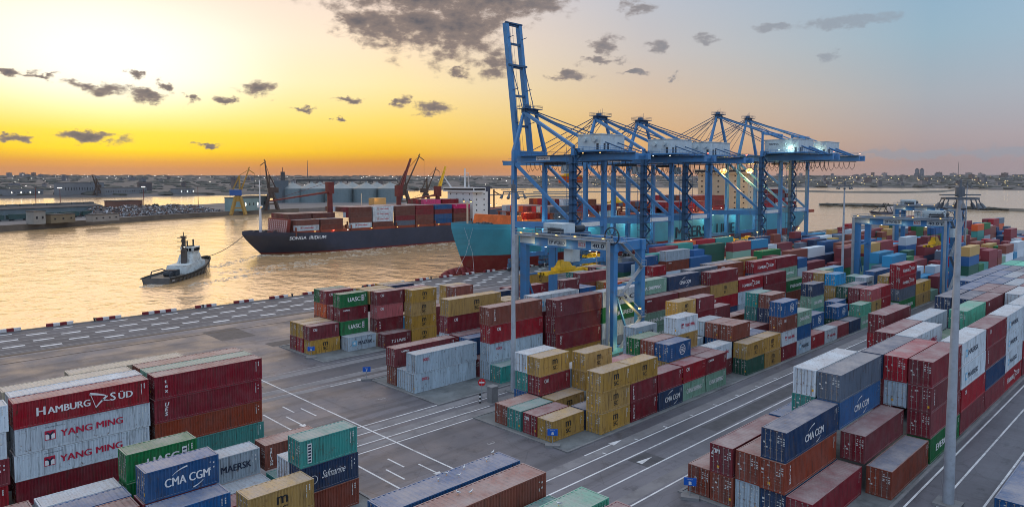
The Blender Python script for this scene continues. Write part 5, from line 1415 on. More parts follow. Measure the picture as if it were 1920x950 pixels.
# --- tug towing it
tg = empty('tugboat', (77.6, 251.0, -3.0), R(47), 'weathered grey and white harbour tug towing the dark blue ship', 'tugboat')
TUGH = mat('tug_hull', c255(84, 86, 90), 0.6, var=0.25, scale=0.5, dirt=c255(96, 88, 80), dirt_amt=0.7, dirt_scale=0.5)
TUGW = mat('tug_white', c255(196, 204, 206), 0.55, var=0.15, scale=0.5, dirt=c255(110, 104, 98), dirt_amt=0.8, dirt_scale=0.6)
m = MB(); st = []
for i in range(15):
    u = i / 14; x = u * 42; hb = 5.6 * min(1, (1 - u) * 2.6 + 0.02) ** 0.55 * (0.86 + 0.14 * min(1, u * 6)); zd = 2.0 + 2.6 * max(0, u - 0.35) ** 1.4 * 2.0
    st.append((x, hb, zd))
for s in (-1, 1):
    for (x0, h0, z0), (x1, h1, z1) in zip(st[:-1], st[1:]):
        q = [(x0, s * h0 * 0.86, -0.6), (x1, s * h1 * 0.8, -0.6), (x1, s * h1, z1), (x0, s * h0, z0)]
        m.face(q if s < 0 else q[::-1])
m.face([(0, -4.1, -0.6), (0, -4.8, 2.0), (0, 4.8, 2.0), (0, 4.1, -0.6)])
m.build('hull', TUGH, tg)
m = MB()
for (x0, h0, z0), (x1, h1, z1) in zip(st[:-1], st[1:]): m.face([(x0, -h0, z0 - 0.7), (x1, -h1, z1 - 0.7), (x1, h1, z1 - 0.7), (x0, h0, z0 - 0.7)])
m.build('deck', mat('tug_deck', c255(112, 104, 96), 0.7, var=0.25, scale=0.5), tg)
m = MB()
for s in (-1, 1):
    for (x0, h0, z0), (x1, h1, z1) in zip(st[:-1], st[1:]): m.tube((x0, s * (h0 + 0.1), z0 - 0.15), (x1, s * (h1 + 0.1), z1 - 0.15), 0.28, 6)
m.tube((40.6, -1.4, 4.4), (42.4, 0, 4.5), 0.7, 8); m.tube((40.6, 1.4, 4.4), (42.4, 0, 4.5), 0.7, 8); m.build('fender', RUBBER, tg)
m = MB(); m.hexa([(15, -3.9, 1.4), (33, -3.4, 1.4), (33, 3.4, 1.4), (15, 3.9, 1.4), (15.6, -3.5, 4.4), (32.5, -3.0, 4.8), (32.5, 3.0, 4.8), (15.6, 3.5, 4.4)]); dh = m.build('deckhouse', TUGW, tg)
m = MB(); m.hexa([(22, -2.8, 4.5), (31, -2.6, 4.7), (31, 2.6, 4.7), (22, 2.8, 4.5), (23.5, -2.4, 7.6), (30, -2.3, 7.6), (30, 2.3, 7.6), (23.5, 2.4, 7.6)]); m.build('upper_deckhouse', TUGW, tg)
m = MB(); m.hexa([(24.5, -2.2, 7.6), (29.6, -2.1, 7.6), (29.6, 2.1, 7.6), (24.5, 2.2, 7.6), (24.2, -2.5, 10.2), (30, -2.4, 10.2), (30, 2.4, 10.2), (24.2, 2.5, 10.2)]); wh = m.build('wheelhouse', TUGW, tg)
m = MB()
for i in range(4): m.box(24.8 + i * 1.25, 25.7 + i * 1.25, -2.52, -2.36, 8.7, 9.8)
for y in (-1.6, -0.4, 0.8): m.box(24.18, 24.4, y, y + 0.9, 8.7, 9.8)
m.build('window', GLASS, wh)
m = MB(); m.box(20.8, 22.6, -0.8, 0.8, 4.4, 9.4); m.box(21.1, 22.3, -0.5, 0.5, 9.4, 14.2)
for z in (9.0, 10.8, 12.6, 14.0):
    m.beam((20.4, -1.8, z), (20.4, 1.8, z), 0.22); m.tube((19.4, -0.3, z), (20.6, -0.3, z), 0.12, 5); m.tube((19.4, -0.3, z), (19.2, -0.3, z + 0.7), 0.2, 5)
m.box(20.7, 22.7, -0.9, 0.9, 14.2, 14.5); m.tube((21.7, 0, 14.5), (21.7, 0, 16.0), 0.15, 5); m.build('funnel_mast', mat('tug_mast', c255(78, 72, 70), 0.6, var=0.2, scale=0.6), tg)
m = MB(); m.tube((26, 0.6, 10.2), (26, 0.6, 12.4), 0.25, 6); m.tube((28.4, -0.6, 10.2), (28.4, -0.6, 12.8), 0.3, 6); m.box(25.6, 28.8, -0.9, 0.9, 10.2, 10.5); m.build('radar', DARK, tg)
m = MB(); m.path([(3, -3.4, 1.6), (3.4, -3.0, 3.8), (4.4, 0, 4.6), (3.4, 3.0, 3.8), (3, 3.4, 1.6)], 0.2, 6); m.tube((9, -1.4, 2.3), (9, 1.4, 2.3), 0.9, 10); m.box(10.5, 13.5, -2, 2, 1.4, 3.4); m.tube((35, -1.2, 4.2), (35, 1.2, 4.2), 0.7, 8); m.build('tow_gear', DARK, tg)
lt = link('lettering', text_mesh('CONSTANTA', 0.8, WHITE, bold=0.02), tg, (1.2, -4.86, 0.7))
bulb(tg, (20.2, -0.9, 10.6), LAMP_WHITE, 0.3, 'deck_lamp')
m = MB(); a = Vector((77.6 + 35 * math.cos(R(47)), 251 + 35 * math.sin(R(47)), 1.6)); b = Vector((137.4, 319, 6.2)); pts = []
for i in range(13):
    t = i / 12; p = a.lerp(b, t); p.z -= 1.6 * math.sin(math.pi * t); pts.append(p)
m.path(pts, 0.13, 5); tag(m.build('tow_line', CABLE), 'dark towing line stretched from the tug to the dark blue bow', 'rope')
# foam of the tug's wake and of the moving bow, built as low water ridges
FOAM = mat('wake_foam', c255(188, 182, 172), 0.5, var=0.2, scale=0.3)
g = MB(); fr = random.Random(4)
def wake(p0, p1, w, n, h=0.10):
    p0 = Vector(p0); p1 = Vector(p1); d = (p1 - p0).normalized(); nn = Vector((-d.y, d.x, 0))
    for i in range(n):
        c = p0.lerp(p1, fr.random()) + nn * fr.uniform(-w, w); l = fr.uniform(0.5, 2.6); t = fr.uniform(0.06, 0.20)
        q = d * l + nn * fr.uniform(-0.4, 0.4); s = nn * t
        g.hexa([c - s + Vector((0, 0, -3.05)), c + q - s * 0.3 + Vector((0, 0, -3.05)), c + q + s * 0.3 + Vector((0, 0, -3.05)), c + s + Vector((0, 0, -3.05)), c - s * 0.5 + Vector((0, 0, -3 + h)), c + q - s * 0.2 + Vector((0, 0, -3 + h * 0.5)), c + q + s * 0.2 + Vector((0, 0, -3 + h * 0.5)), c + s * 0.5 + Vector((0, 0, -3 + h))])
wake((108, 283, 0), (142, 312, 0), 3.2, 110); wake((84, 240, 0), (150, 268, 0), 3.0, 120); wake((100, 262, 0), (190, 288, 0), 5.0, 140)
wake((150, 303, 0), (290, 297, 0), 5.0, 150); wake((180, 290, 0), (300, 282, 0), 12.0, 120); wake((142, 316, 0), (150, 303, 0), 1.5, 40)
wake((72, 246, 0), (78, 250, 0), 3.0, 40)
tag(g.build('wake_foam', FOAM), 'streaks of foam churned up around tug and moving ship', 'foam', kind='stuff')
# ------------------------------------------------------------------ the far side of the harbour
PIERG = mat('pier_ground', c255(112, 108, 108), 0.9, var=0.25, scale=0.02, dirt=c255(84, 80, 78), dirt_amt=0.7, dirt_scale=0.03)
LAND = mat('dusky_land', c255(92, 88, 88), 0.95, var=0.25, scale=0.006, dirt=c255(84, 84, 76), dirt_amt=0.8, dirt_scale=0.004)
SAND = mat('low_spit', c255(96, 92, 86), 0.95, var=0.25, scale=0.01, dirt=c255(60, 62, 54), dirt_amt=0.7, dirt_scale=0.02)
PIERW = mat('pier_wall', c255(100, 92, 84), 0.9, var=0.25, scale=0.05)
def W(px, py): 
    p = ground(px, py, -3.0); return (p.x, p.y)
# left pier with the scrap heap: straight edges through its waterline
near = [W(-420, 462), W(-150, 446), W(0, 435), W(150, 424), W(300, 412), W(450, 403), W(560, 398)]
back = [(700, 1170), (330, 905), (180, 880), (60, 860), (-260, 840)]
g = MB(); g.prism(near + [(560, 760), (690, 830)] + back, -6, 0.9)
tag(g.build('scrap_pier', PIERG), kind='structure')
g = MB()
for a, b in zip(near[:-1], near[1:]):
    g.beam((a[0], a[1], -1.0), (b[0], b[1], -1.0), 0.8, 4.6)
tag(g.build('pier_wall', PIERW), kind='structure')
# scrap heap
g = MB(); sr = random.Random(3)
def heap_h(u, v): return max(0.0, math.sin(min(1, max(0, v)) * math.pi)) * (6.5 + 3.0 * noise.noise(Vector((u * 9, v * 2, 1)))) * min(1, u * 9, (1 - u) * 7 + 0.1)
A = Vector((*W(215, 417), 0)); B = Vector((*W(432, 403), 0)); dn = Vector((-(B - A).normalized().y, (B - A).normalized().x, 0))
def hp(u, v):
    p = A.lerp(B, u) + dn * (8 + 58 * v); p.z = 0.9 + heap_h(u, v); return p
nu, nv = 90, 14
i0 = len(g.v)
for i in range(nu + 1):
    for j in range(nv + 1):
        p = hp(i / nu, j / nv); p.z += sr.uniform(-0.3, 0.5); g.v.append(tuple(p))
for i in range(nu):
    for j in range(nv):
        a = i * (nv + 1) + j; g.f.append((i0 + a, i0 + a + nv + 1, i0 + a + nv + 2, i0 + a + 1)); g.m.append(0)
for k in range(2600):
    u, v = sr.random(), sr.random() ** 1.4 * 0.75; p = hp(u, v); s = sr.uniform(0.4, 1.5)
    q = Vector((sr.uniform(-1, 1), sr.uniform(-1, 1), sr.uniform(-0.5, 1))).normalized() * s
    g.k = 1 if sr.random() < 0.35 else (2 if sr.random() < 0.3 else 0)
    g.beam(p - q * 0.6, p + q, s * 0.9, s * 0.35)
SCRAP = [mat('dark_scrap', c255(72, 68, 70), 0.7, var=0.4, scale=0.4), mat('pale_scrap', c255(160, 162, 168), 0.45, var=0.3, scale=0.5), mat('rusty_scrap', c255(104, 70, 54), 0.8, var=0.3, scale=0.5)]
tag(g.build('scrap_heap', SCRAP), 'long heap of tangled scrap metal along the left pier', 'scrap heap', kind='stuff')
# freight wagons, long shed, small buildings on the pier
def at_pier(px, py): p = ground(px, py, 0.9); return p
HOPPER = mat('hopper_green', c255(52, 78, 76), 0.6, var=0.25, scale=0.2)
SHED = mat('shed_sheet', c255(104, 118, 124), 0.6, var=0.15, scale=0.1)
COALR = mat('shed_roof_dark', c255(72, 72, 74), 0.8, var=0.3, scale=0.1)
a = at_pier(-40, 420); b = at_pier(236, 404); dirv = (b - a).normalized(); rz = math.atan2(dirv.y, dirv.x); ln = (b - a).length
sh = empty('long_shed', a, rz, 'long low grey shed on the left pier behind the wagons', 'shed')
m = MB(); m.box(0, ln, 26, 46, 0, 8.5); m.build('wall', SHED, sh)
m = MB(); 
for i in range(11):
    x = i * ln / 11
    m.hexa([(x, 25, 8.5), (x + ln / 11 - 0.1, 25, 8.5), (x + ln / 11 - 0.1, 47, 8.5), (x, 47, 8.5), (x, 34, 10.2), (x + ln / 11 - 0.1, 34, 10.2), (x + ln / 11 - 0.1, 39, 10.2), (x, 39, 10.2)])
    m.tube((x + ln / 22 - 5, 36.5, 10.2), (x + ln / 22 + 5, 36.5, 10.2), 1.6, 8)
m.build('roof', COALR, sh)
wg = MB(); wg.hexa([(0, -1.4, 1.2), (17, -1.4, 1.2), (17, 1.4, 1.2), (0, 1.4, 1.2), (-0.5, -1.5, 4.4), (17.5, -1.5, 4.4), (17.5, 1.5, 4.4), (-0.5, 1.5, 4.4)]); wg.box(1, 16, -1.1, 1.1, 4.4, 4.9)
wgm = wg.mesh('hopper_body', HOPPER); wh_ = MB()
for x in (2, 4, 13, 15): wh_.tube((x, -0.9, 0.6), (x, 0.9, 0.6), 0.6, 8)
whm = wh_.mesh('wheels', DARK)
for i in range(6):
    p = a + dirv * (12 + i * 21) + Vector((-dirv.y, dirv.x, 0)) * 17
    o = empty('rail_wagon', p, rz, 'dark green hopper wagon on the left pier, %s from the left' % WORDS[i], 'rail wagon', 'hopper wagons on the left pier')
    link('hopper_body', wgm, o); link('wheels', whm, o)
def simple_building(px, py, w, d, h, label, mt, roofm=None, lit=False, z=0.9, dist=None):
    p = ground(px, py, z) if dist is None else None
    if dist is not None:
        r = ray(px, 337); p = Vector((r.x, r.y, 0)).normalized() * dist; p.z = z
    rzz = rz + 0.05
    o = empty('harbour_building', p, rzz, label, 'building')
    m = MB(); m.box(0, w, 0, d, 0, h); wl = m.build('wall', mt, o)
    m = MB(); m.box(-0.4, w + 0.4, -0.4, d + 0.4, h, h + 0.5); m.build('roof', roofm or COALR, o)
    n = max(2, int(w / 6))
    for i in range(n):
        m = MB(); x = (i + 0.5) * w / n; m.box(x - 0.7, x + 0.7, -0.1, 0, h * 0.42, h * 0.62); m.build('window', LAMP_WHITE if (lit and i % 3 == 0) else GLASS, o)
    return o
simple_building(222, 399, 30, 16, 11, 'brick terminal building with pale upper wall right of the long shed', mat('brick_wall', c255(120, 84, 72), 0.8, var=0.2, scale=0.2))
simple_building(64, 421, 9, 7, 9, 'small white block building on the left pier edge', mat('off_white_wall', c255(138, 136, 132), 0.8, var=0.1, scale=0.2))
simple_building(96, 419, 20, 7, 6, 'low yellowish store beside the small white block', mat('ochre_wall', c255(120, 108, 88), 0.8, var=0.1, scale=0.2))
simple_building(175, 416, 24, 7, 5, 'low pale shed left of the scrap heap', mat('pale_shed', c255(138, 134, 130), 0.8, var=0.1, scale=0.2))
simple_building(457, 396, 26, 22, 13, 'pale teal warehouse right of the yellow portal crane', mat('teal_wall', c255(124, 146, 146), 0.7, var=0.1, scale=0.1), lit=True)
simple_building(486, 394, 18, 22, 14, 'dark grey silo annex beside the pale teal warehouse', mat('grey_wall', c255(86, 100, 106), 0.7, var=0.1, scale=0.1))
# lamp posts on the pier and along the basin
post = MB(); post.tube((0, 0, 0), (0, 0, 24), 0.35, 6, 0.2); pm = post.mesh('post', SRED)
hd = MB(); hd.box(-1.6, 1.6, -0.4, 0.4, 23.8, 24.3); hm = hd.mesh('lamp_head', LAMP_WHITE); hmo = hd.mesh('lamp_head', DARK)
for i, (px, py, lit) in enumerate(((114, 404, 1), (270, 396, 1), (372, 392, 0), (68, 396, 0))):
    p = at_pier(px, py); o = empty('pier_lamp_post', p, 0, ['lit lamp post behind the small buildings at far left', 'lit lamp post behind the scrap heap', 'dark lamp post left of the yellow crane', 'dark lamp post by the shed at far left'][i], 'lamp post')
    link('post', pm, o); link('lamp_head', hm if lit else hmo, o)

# yellow portal crane
YOLD = mat('faded_yellow_steel', c255(158, 126, 60), 0.6, var=0.2, scale=0.3, dirt=c255(110, 84, 40), dirt_amt=0.6, dirt_scale=0.3)
CABB = mat('crane_cab_blue', c255(44, 84, 150), 0.5, var=0.1)
def portal_crane(p, s, ang, label, mt, jib=(9, 38), name='portal_crane'):
    o = empty(name, p, ang, label, 'harbour crane'); o.scale = (s, s, s)
    for x in (-5, 5):
        for y in (-5, 5):
            m = MB(); m.beam((x * 1.15, y * 1.15, 0), (x * 0.35, y * 0.35, 15), 2.2, 1.9, 2.2, 2.0); m.build('leg', mt, o)
    m = MB(); m.tube((0, 0, 11), (0, 0, 16), 3.0, 12, 2.4)
    for a0 in ((-5, -5, 5, -5), (5, -5, 5, 5), (5, 5, -5, 5), (-5, 5, -5, -5)): m.beam((a0[0] * 0.85, a0[1] * 0.85, 5.5), (a0[2] * 0.85, a0[3] * 0.85, 5.5), 0.9)
    m.build('portal', mt, o)
    m = MB(); m.box(-6.5, 3, -2.6, 2.6, 16, 21); m.build('machinery_cab', CABB if mt is YOLD else mt, o)
    m = MB(); jx, jz = jib
    m.beam((1.5, -1.5, 21), (1.5, -0.5, 33), 1.3, 1.3); m.beam((1.5, 1.5, 21), (1.5, 0.5, 33), 1.3, 1.3); m.beam((-4, 0, 21), (1.5, 0, 33), 1.0)
    m.build('tower', mt, o)
    m = MB()
    for q in (-1, 1): m.beam((2.6, q * 1.3, 20.5), (jx, q * 0.45, jz), 1.3, 1.2, 0.8, 0.8)
    for k in range(1, 8):
        t = k / 8; m.beam((2.6 + (jx - 2.6) * t, -1.2 * (1 - t), 20.5 + (jz - 20.5) * t), (2.6 + (jx - 2.6) * t, 1.2 * (1 - t), 20.5 + (jz - 20.5) * t), 0.3)
    m.beam((jx, 0, jz), (jx + 4.5, 0, jz - 3.4), 0.7); m.beam((jx, 0, jz), (1.5, 0, 33), 0.4); m.beam((jx - 0.6, 0, jz), (jx + 0.8, 0, jz + 2.2), 0.9); m.build('jib', mt, o)
    m = MB(); m.tube((jx + 4.5, 0, jz - 3.4), (jx + 4.5, 0, 24), 0.08, 4); m.box(jx + 3.9, jx + 5.1, -0.5, 0.5, 22.8, 24); m.build('hook', CABLE, o)
    return o
portal_crane(ground(447, 402, 0.9), 1.06, R(-25), 'yellow portal crane with blue cab beside the scrap heap', YOLD)
DARKC = mat('far_crane_steel', c255(70, 56, 50), 0.6, var=0.2, scale=0.3)
def on_ray(px, dist, z=0.0):
    r = ray(px, 337); p = Vector((r.x, r.y, 0)).normalized() * dist; p.z = z; return p
portal_crane(on_ray(182, 1640, 0), 1.05, R(200), 'dark portal crane on the far shore at left', DARKC)
portal_crane(on_ray(757, 800, 0.9), 1.25, R(-30), 'dark portal crane rising behind the dark blue ship amidships', DARKC, jib=(14, 46))
portal_crane(on_ray(798, 830, 0.9), 1.0, R(-30), 'smaller portal crane with yellow-lit jib behind the dark blue ship', DARKC, jib=(12, 44))
portal_crane(on_ray(508, 770, 0.9), 1.1, R(160), 'slim dark crane rising behind the dark blue ship bow', DARKC, jib=(5, 45))

# grain silos
SILO = mat('silo_sheet', c255(120, 138, 144), 0.5, metal=0.2, var=0.1, scale=0.1, dirt=c255(92, 104, 108), dirt_amt=0.5, dirt_scale=0.1)
SILOR = mat('silo_roof', c255(136, 144, 146), 0.5, metal=0.2, var=0.1, scale=0.1)
def ringed(m, r, h0, h1, n=20):
    m.tube((0, 0, h0), (0, 0, h1), r, n)
sw = MB(); sw.tube((0, 0, 0), (0, 0, 19), 13.2, 24)
for k in range(6): sw.tube((0, 0, 3 + k * 2.7), (0, 0, 3.25 + k * 2.7), 13.4, 24)
swm = sw.mesh('wall', SILO); sr_ = MB(); sr_.tube((0, 0, 19), (0, 0, 27), 13.6, 24, 1.4); sr_.tube((0, 0, 27), (0, 0, 28.6), 1.3, 8); srm = sr_.mesh('cone_roof', SILOR)
for i, (px, dist) in enumerate(((548, 1010), (584, 1005), (639, 1000), (686, 995), (731, 990), (600, 1065), (660, 1060), (706, 1055))):
    o = empty('grain_silo', on_ray(px, dist, 0.9), 0, ('cone-roofed grey grain silo, %s from the left in the front row' % WORDS[i]) if i < 5 else ('cone-roofed grain silo in the back row, %s from the left' % WORDS[i - 5]), 'silo', 'grain silos behind the dark blue ship')
    link('wall', swm, o); link('cone_roof', srm, o); o.scale = (1.36, 1.36, 1.0)
gl = empty('conveyor_gallery', on_ray(560, 1012, 0), 0, 'long conveyor gallery running above the silo roofs', 'conveyor')
p0 = on_ray(556, 1030, 31.5); p1 = on_ray(745, 1020, 31.5)
m = MB(); m.beam(p0 - gl.location, p1 - gl.location, 2.6, 2.8)
for k in range(9):
    q = p0.lerp(p1, k / 8) - gl.location; m.beam(q, (q.x, q.y, 27.5), 0.8)
m.build('gallery', COALR, gl)
tw = empty('elevator_tower', on_ray(527, 1000, 0.9), R(30), 'dark grain elevator tower left of the silos', 'tower')
m = MB(); m.box(-8, 8, -6, 6, 0, 30); m.build('wall', mat('tower_sheet', c255(88, 98, 106), 0.6, var=0.1, scale=0.1), tw); m = MB(); m.box(2, 6, -2, 2, 30, 42); m.tube((4, 0, 42), (4, 0, 48), 0.4, 5); m.build('head_house', COALR, tw)
# a further white cargo ship and a small work boat behind the dark blue ship
ws2 = empty('bulk_carrier', on_ray(868, 620, -3.0), R(20), 'white and dark bulk ship with lit deck behind the dark blue ship stern', 'cargo ship')
m = hull_mesh(Ls=120, B=20, zb=-0.6, zd=8, rake=6, bow_len=24, stern_len=18); m.build('hull', [HULLNAVY, DECKRED], ws2)
box_tower(ws2, 'accommodation_block', SUPER, 6, 20, -8, 8, 8, 22, 4)
m = MB(); m.tube((30, 0, 8), (30, 0, 26), 0.8, 8); m.beam((30, 0, 24), (48, 0, 19), 0.8); m.tube((60, 0, 8), (60, 0, 26), 0.8, 8); m.beam((60, 0, 24), (78, 0, 19), 0.8); m.build('deck_crane', DARKC, ws2)
for x in (4, 14, 24, 36, 48): bulb(ws2, (x, -9, 12), LAMP_WHITE, 0.5, 'deck_lamp')
wb = empty('work_boat', on_ray(664, 690, -3.0), R(10), 'small cream vessel with an orange-lit cabin behind the ship containers', 'boat')
m = hull_mesh(Ls=40, B=9, zb=-0.6, zd=9, rake=3, bow_len=9, stern_len=6); m.build('hull', [CREAMS, DECKRED], wb); m = MB(); m.box(22, 38, -4, 4, 9, 17); m.build('cabin', mat('lit_cabin', c255(190, 150, 92), 0.6, var=0.1), wb); m = MB(); m.tube((9, 0, 9), (9, 0, 22), 0.4, 6); m.build('mast', CREAMS, wb)
point(wb, (24, -7, 16), 250, (1, 0.62, 0.2), 0.4)
db = empty('dredger', ground(1632, 402, -3.0), R(-25), 'small dark dredger afloat behind the right-hand gantry crane', 'boat')
m = hull_mesh(Ls=44, B=11, zb=-0.6, zd=2.2, rake=3, bow_len=8, stern_len=6); m.build('hull', [HULLNAVY, DECKRED], db); m = MB(); m.box(26, 36, -4, 4, 2.2, 7.5); m.build('cabin', SUPER, db)
m = MB()
for a0, b0 in (((14, -3, 2), (20, -3, 11)), ((26, -3, 2), (20, -3, 11)), ((14, 3, 2), (20, 3, 11)), ((26, 3, 2), (20, 3, 11)), ((20, -3, 11), (20, 3, 11)), ((20, 0, 11), (0, 0, 3))): m.beam(a0, b0, 0.5)
m.build('gantry_frame', DARK, db)

# ------------------------------------------------------------------ land on the horizon
def land_fan(name, shore, far, rise, seed, mt, rows=16):
    """strip of country from a waterline (pixels) back to a far distance, rising gently"""
    g = MB(); n = len(shore); 
    for (px, py) in shore:
        p = ground(px, py, -3.0); d0 = p.length; u = Vector((p.x, p.y, 0)).normalized()
        d0 = Vector((p.x, p.y, 0)).length
        for j in range(rows + 1):
            t = (j / rows) ** 1.8; d = d0 + (far - d0) * t; q = u * d
            h = -3.4 if j == 0 else 0.8 + rise * (max(0, d - d0) / (far - d0)) ** 0.8 + 7.0 * t * noise.noise(Vector((q.x * 0.0011, q.y * 0.0011, seed)))
            g.v.append((q.x, q.y, h))
    for i in range(n - 1):
        for j in range(rows):
            a = i * (rows + 1) + j; g.f.append((a, a + 1, a + rows + 2, a + rows + 1)); g.m.append(0)
    return tag(g.build(name, mt), kind='structure')
def dens(pts, step=12):
    out = []
    for (x0, y0), (x1, y1) in zip(pts[:-1], pts[1:]):
        n = max(1, int(abs(x1 - x0) / step))
        for i in range(n): out.append((x0 + (x1 - x0) * i / n, y0 + (y1 - y0) * i / n))
    return out + [pts[-1]]
shore1 = dens([(-500, 380), (-200, 376), (0, 372), (220, 370), (300, 368.5), (440, 366), (560, 362), (760, 358), (900, 354), (1000, 352.5), (1130, 352), (1300, 352), (1480, 352), (1620, 352), (1760, 353), (1850, 356), (1920, 357), (2300, 360)])
land_fan('far_shore_land', shore1, 7600, 72, 1.0, LAND)
def spit(name, pts, w, h):
    g = MB(); q = [ground(px, py, -3.0) for px, py in dens(pts, 10)]
    for a, b in zip(q[:-1], q[1:]):
        for p in (a, b): pass
        u0 = Vector((a.x, a.y, 0)).normalized() * w; hh = h * (0.75 + 0.5 * abs(noise.noise(a * 0.01)))
        u1 = Vector((b.x, b.y, 0)).normalized() * w; h1 = h * (0.75 + 0.5 * abs(noise.noise(b * 0.01)))
        g.face([(a.x, a.y, -3.3), (b.x, b.y, -3.3), (b.x + u1.x * 0.3, b.y + u1.y * 0.3, -3 + h1), (a.x + u0.x * 0.3, a.y + u0.y * 0.3, -3 + hh)])
        g.face([(a.x + u0.x * 0.3, a.y + u0.y * 0.3, -3 + hh), (b.x + u1.x * 0.3, b.y + u1.y * 0.3, -3 + h1), (b.x + u1.x, b.y + u1.y, -3.3), (a.x + u0.x, a.y + u0.y, -3.3)])
    return tag(g.build(name, SAND), kind='structure')
spit('breakwater_spit', [(1535, 386), (1600, 386.5), (1660, 388), (1700, 389), (1790, 390.5), (1850, 394), (1930, 398), (2100, 404)], 26, 4.2)
spit('low_sand_spit', [(960, 371), (1010, 369), (1080, 371)], 60, 2.6)
spit('low_sand_spit', [(1000, 361), (1090, 360.5), (1240, 361)], 120, 3.0)
spit('low_sand_spit', [(1440, 358), (1560, 361.5), (1680, 362.5), (1762, 361), (1790, 358)], 220, 5.0)
spit('low_sand_spit', [(900, 368), (960, 364), (1075, 364)], 60, 2.4)
# trees, houses and lights beyond the water
BUSH = mat('dusky_foliage', c255(70, 72, 68), 0.95, var=0.35, scale=0.05)
g = MB(); tr = random.Random(8)
def blob(m, p, r, hh):
    k = 6; b = len(m.v); m.v.append((p.x, p.y, p.z + hh))
    for ring, zf in ((0.75, 0.72), (1.0, 0.3)):
        for i in range(k):
            a = 2 * math.pi * i / k + tr.random() * 0.4; rr = r * ring * tr.uniform(0.8, 1.2); m.v.append((p.x + rr * math.cos(a), p.y + rr * math.sin(a), p.z + hh * zf * tr.uniform(0.85, 1.15)))
    for i in range(k): j = (i + 1) % k; m.f.append((b, b + 1 + i, b + 1 + j)); m.m.append(0); m.f.append((b + 1 + i, b + 1 + k + i, b + 1 + k + j, b + 1 + j)); m.m.append(0)
    base = len(m.v)
    for i in range(k): a = 2 * math.pi * i / k; m.v.append((p.x + r * 0.8 * math.cos(a), p.y + r * 0.8 * math.sin(a), p.z - 1))
    for i in range(k): j = (i + 1) % k; m.f.append((b + 1 + k + i, base + i, base + j, b + 1 + k + j)); m.m.append(0)
def shore_d(px):
    for (x0, y0), (x1, y1) in zip(shore1[:-1], shore1[1:]):
        if x0 <= px <= x1:
            y = y0 + (y1 - y0) * (px - x0) / max(1e-6, x1 - x0); p = ground(px, y, -3.0); return Vector((p.x, p.y, 0)).length
    return 3000
def land_z(px, d):
    d0 = shore_d(px); return 0.8 + 72 * (max(0, d - d0) / (7600 - d0)) ** 0.8
for i in range(2300):
    px = tr.uniform(-150, 2060); d0 = shore_d(px); d = d0 + 30 + (7200 - d0) * tr.random() ** 1.3
    p = on_ray(px, d, land_z(px, d) - 2); s = tr.uniform(4, 9) * (1 + d / 9000)
    blob(g, p, s * tr.uniform(1.0, 3.4), s * tr.uniform(0.5, 1.0))
tag(g.build('distant_trees', BUSH), 'dark tree belts scattered over the far shore', 'trees', kind='stuff')
g = MB()
for i in range(60):
    px = tr.uniform(1540, 1930); 
    if tr.random() < 0.5: pp = ground(px, 386.5 + (px - 1540) * 0.031, -3.0)
    else: pp = ground(px, 389 + (px - 1600) * 0.028, -3.0)
    blob(g, pp + Vector((4, 2, 2)), tr.uniform(3, 8), tr.uniform(1.0, 3.2))
tag(g.build('spit_scrub', BUSH), 'low scrub along the far right breakwater spit', 'scrub', kind='stuff')
# shrubs by the pier lamp
for i, (px, py) in enumerate(((266, 396), (281, 395), (292, 395))):
    g = MB(); o = empty('shrub', at_pier(px, py), 0, 'dark shrub by the pier lamp post, %s from the left' % WORDS[i], 'shrub', 'shrubs on the left pier')
    for k in range(26): blob(g, Vector((tr.gauss(0, 2.0), tr.gauss(0, 2.0), tr.uniform(0.5, 6.0))), tr.uniform(0.5, 1.2), tr.uniform(0.6, 1.4))
    g.build('crown', BUSH, o); m = MB(); m.tube((0, 0, 0), (0, 0, 3), 0.3, 6); m.build('trunk', DARK, o)
CITYM = [mat('city_wall_%s' % n, c, 0.85, var=0.12, scale=0.02) for n, c in (('grey', c255(118, 120, 128)), ('pale', c255(146, 142, 144)), ('brown', c255(110, 98, 96)))]
CITYW = mat('city_window', c255(58, 62, 72), 0.4, var=0.0)
bld = []
for s in range(8):
    w, d, h = tr.uniform(14, 44), tr.uniform(12, 22), tr.uniform(9, 30)
    m = MB(); m.box(0, w, 0, d, 0, h); wl = m.mesh('wall', CITYM[s % 3]); m = MB()
    for fl in range(max(2, int(h / 3.2))):
        z = 1.0 + fl * 3.2
        if z + 1.6 > h: break
        m.box(1, w - 1, -0.08, 0, z, z + 1.4); m.box(-0.08, 0, 1, d - 1, z, z + 1.4)
    wn_ = m.mesh('window_band', CITYW); m = MB(); m.box(-0.4, w + 0.4, -0.4, d + 0.4, h, h + 0.8); m.box(w * 0.4, w * 0.55, d * 0.3, d * 0.6, h + 0.8, h + 3.5); bld.append((wl, wn_, m.mesh('roof', COALR)))
nb = 0
for i in range(120):
    px = tr.uniform(1300, 1915) if i > 34 else tr.uniform(10, 900)
    d0 = shore_d(px); d = d0 + 60 + tr.random() ** 1.2 * (5200 - d0 if px < 1000 else 3800)
    o = empty('far_building', on_ray(px, d, land_z(px, d) - 1), tr.uniform(0, 1.5), 'dim distant building on the far shore, one of many alike', 'building', 'buildings of the far shore')
    for nm, me in zip(('wall', 'window_band', 'roof'), bld[tr.randrange(8)]): link(nm, me, o)
    sc = 0.62 + d / 14000; o.scale = (sc, sc, sc)
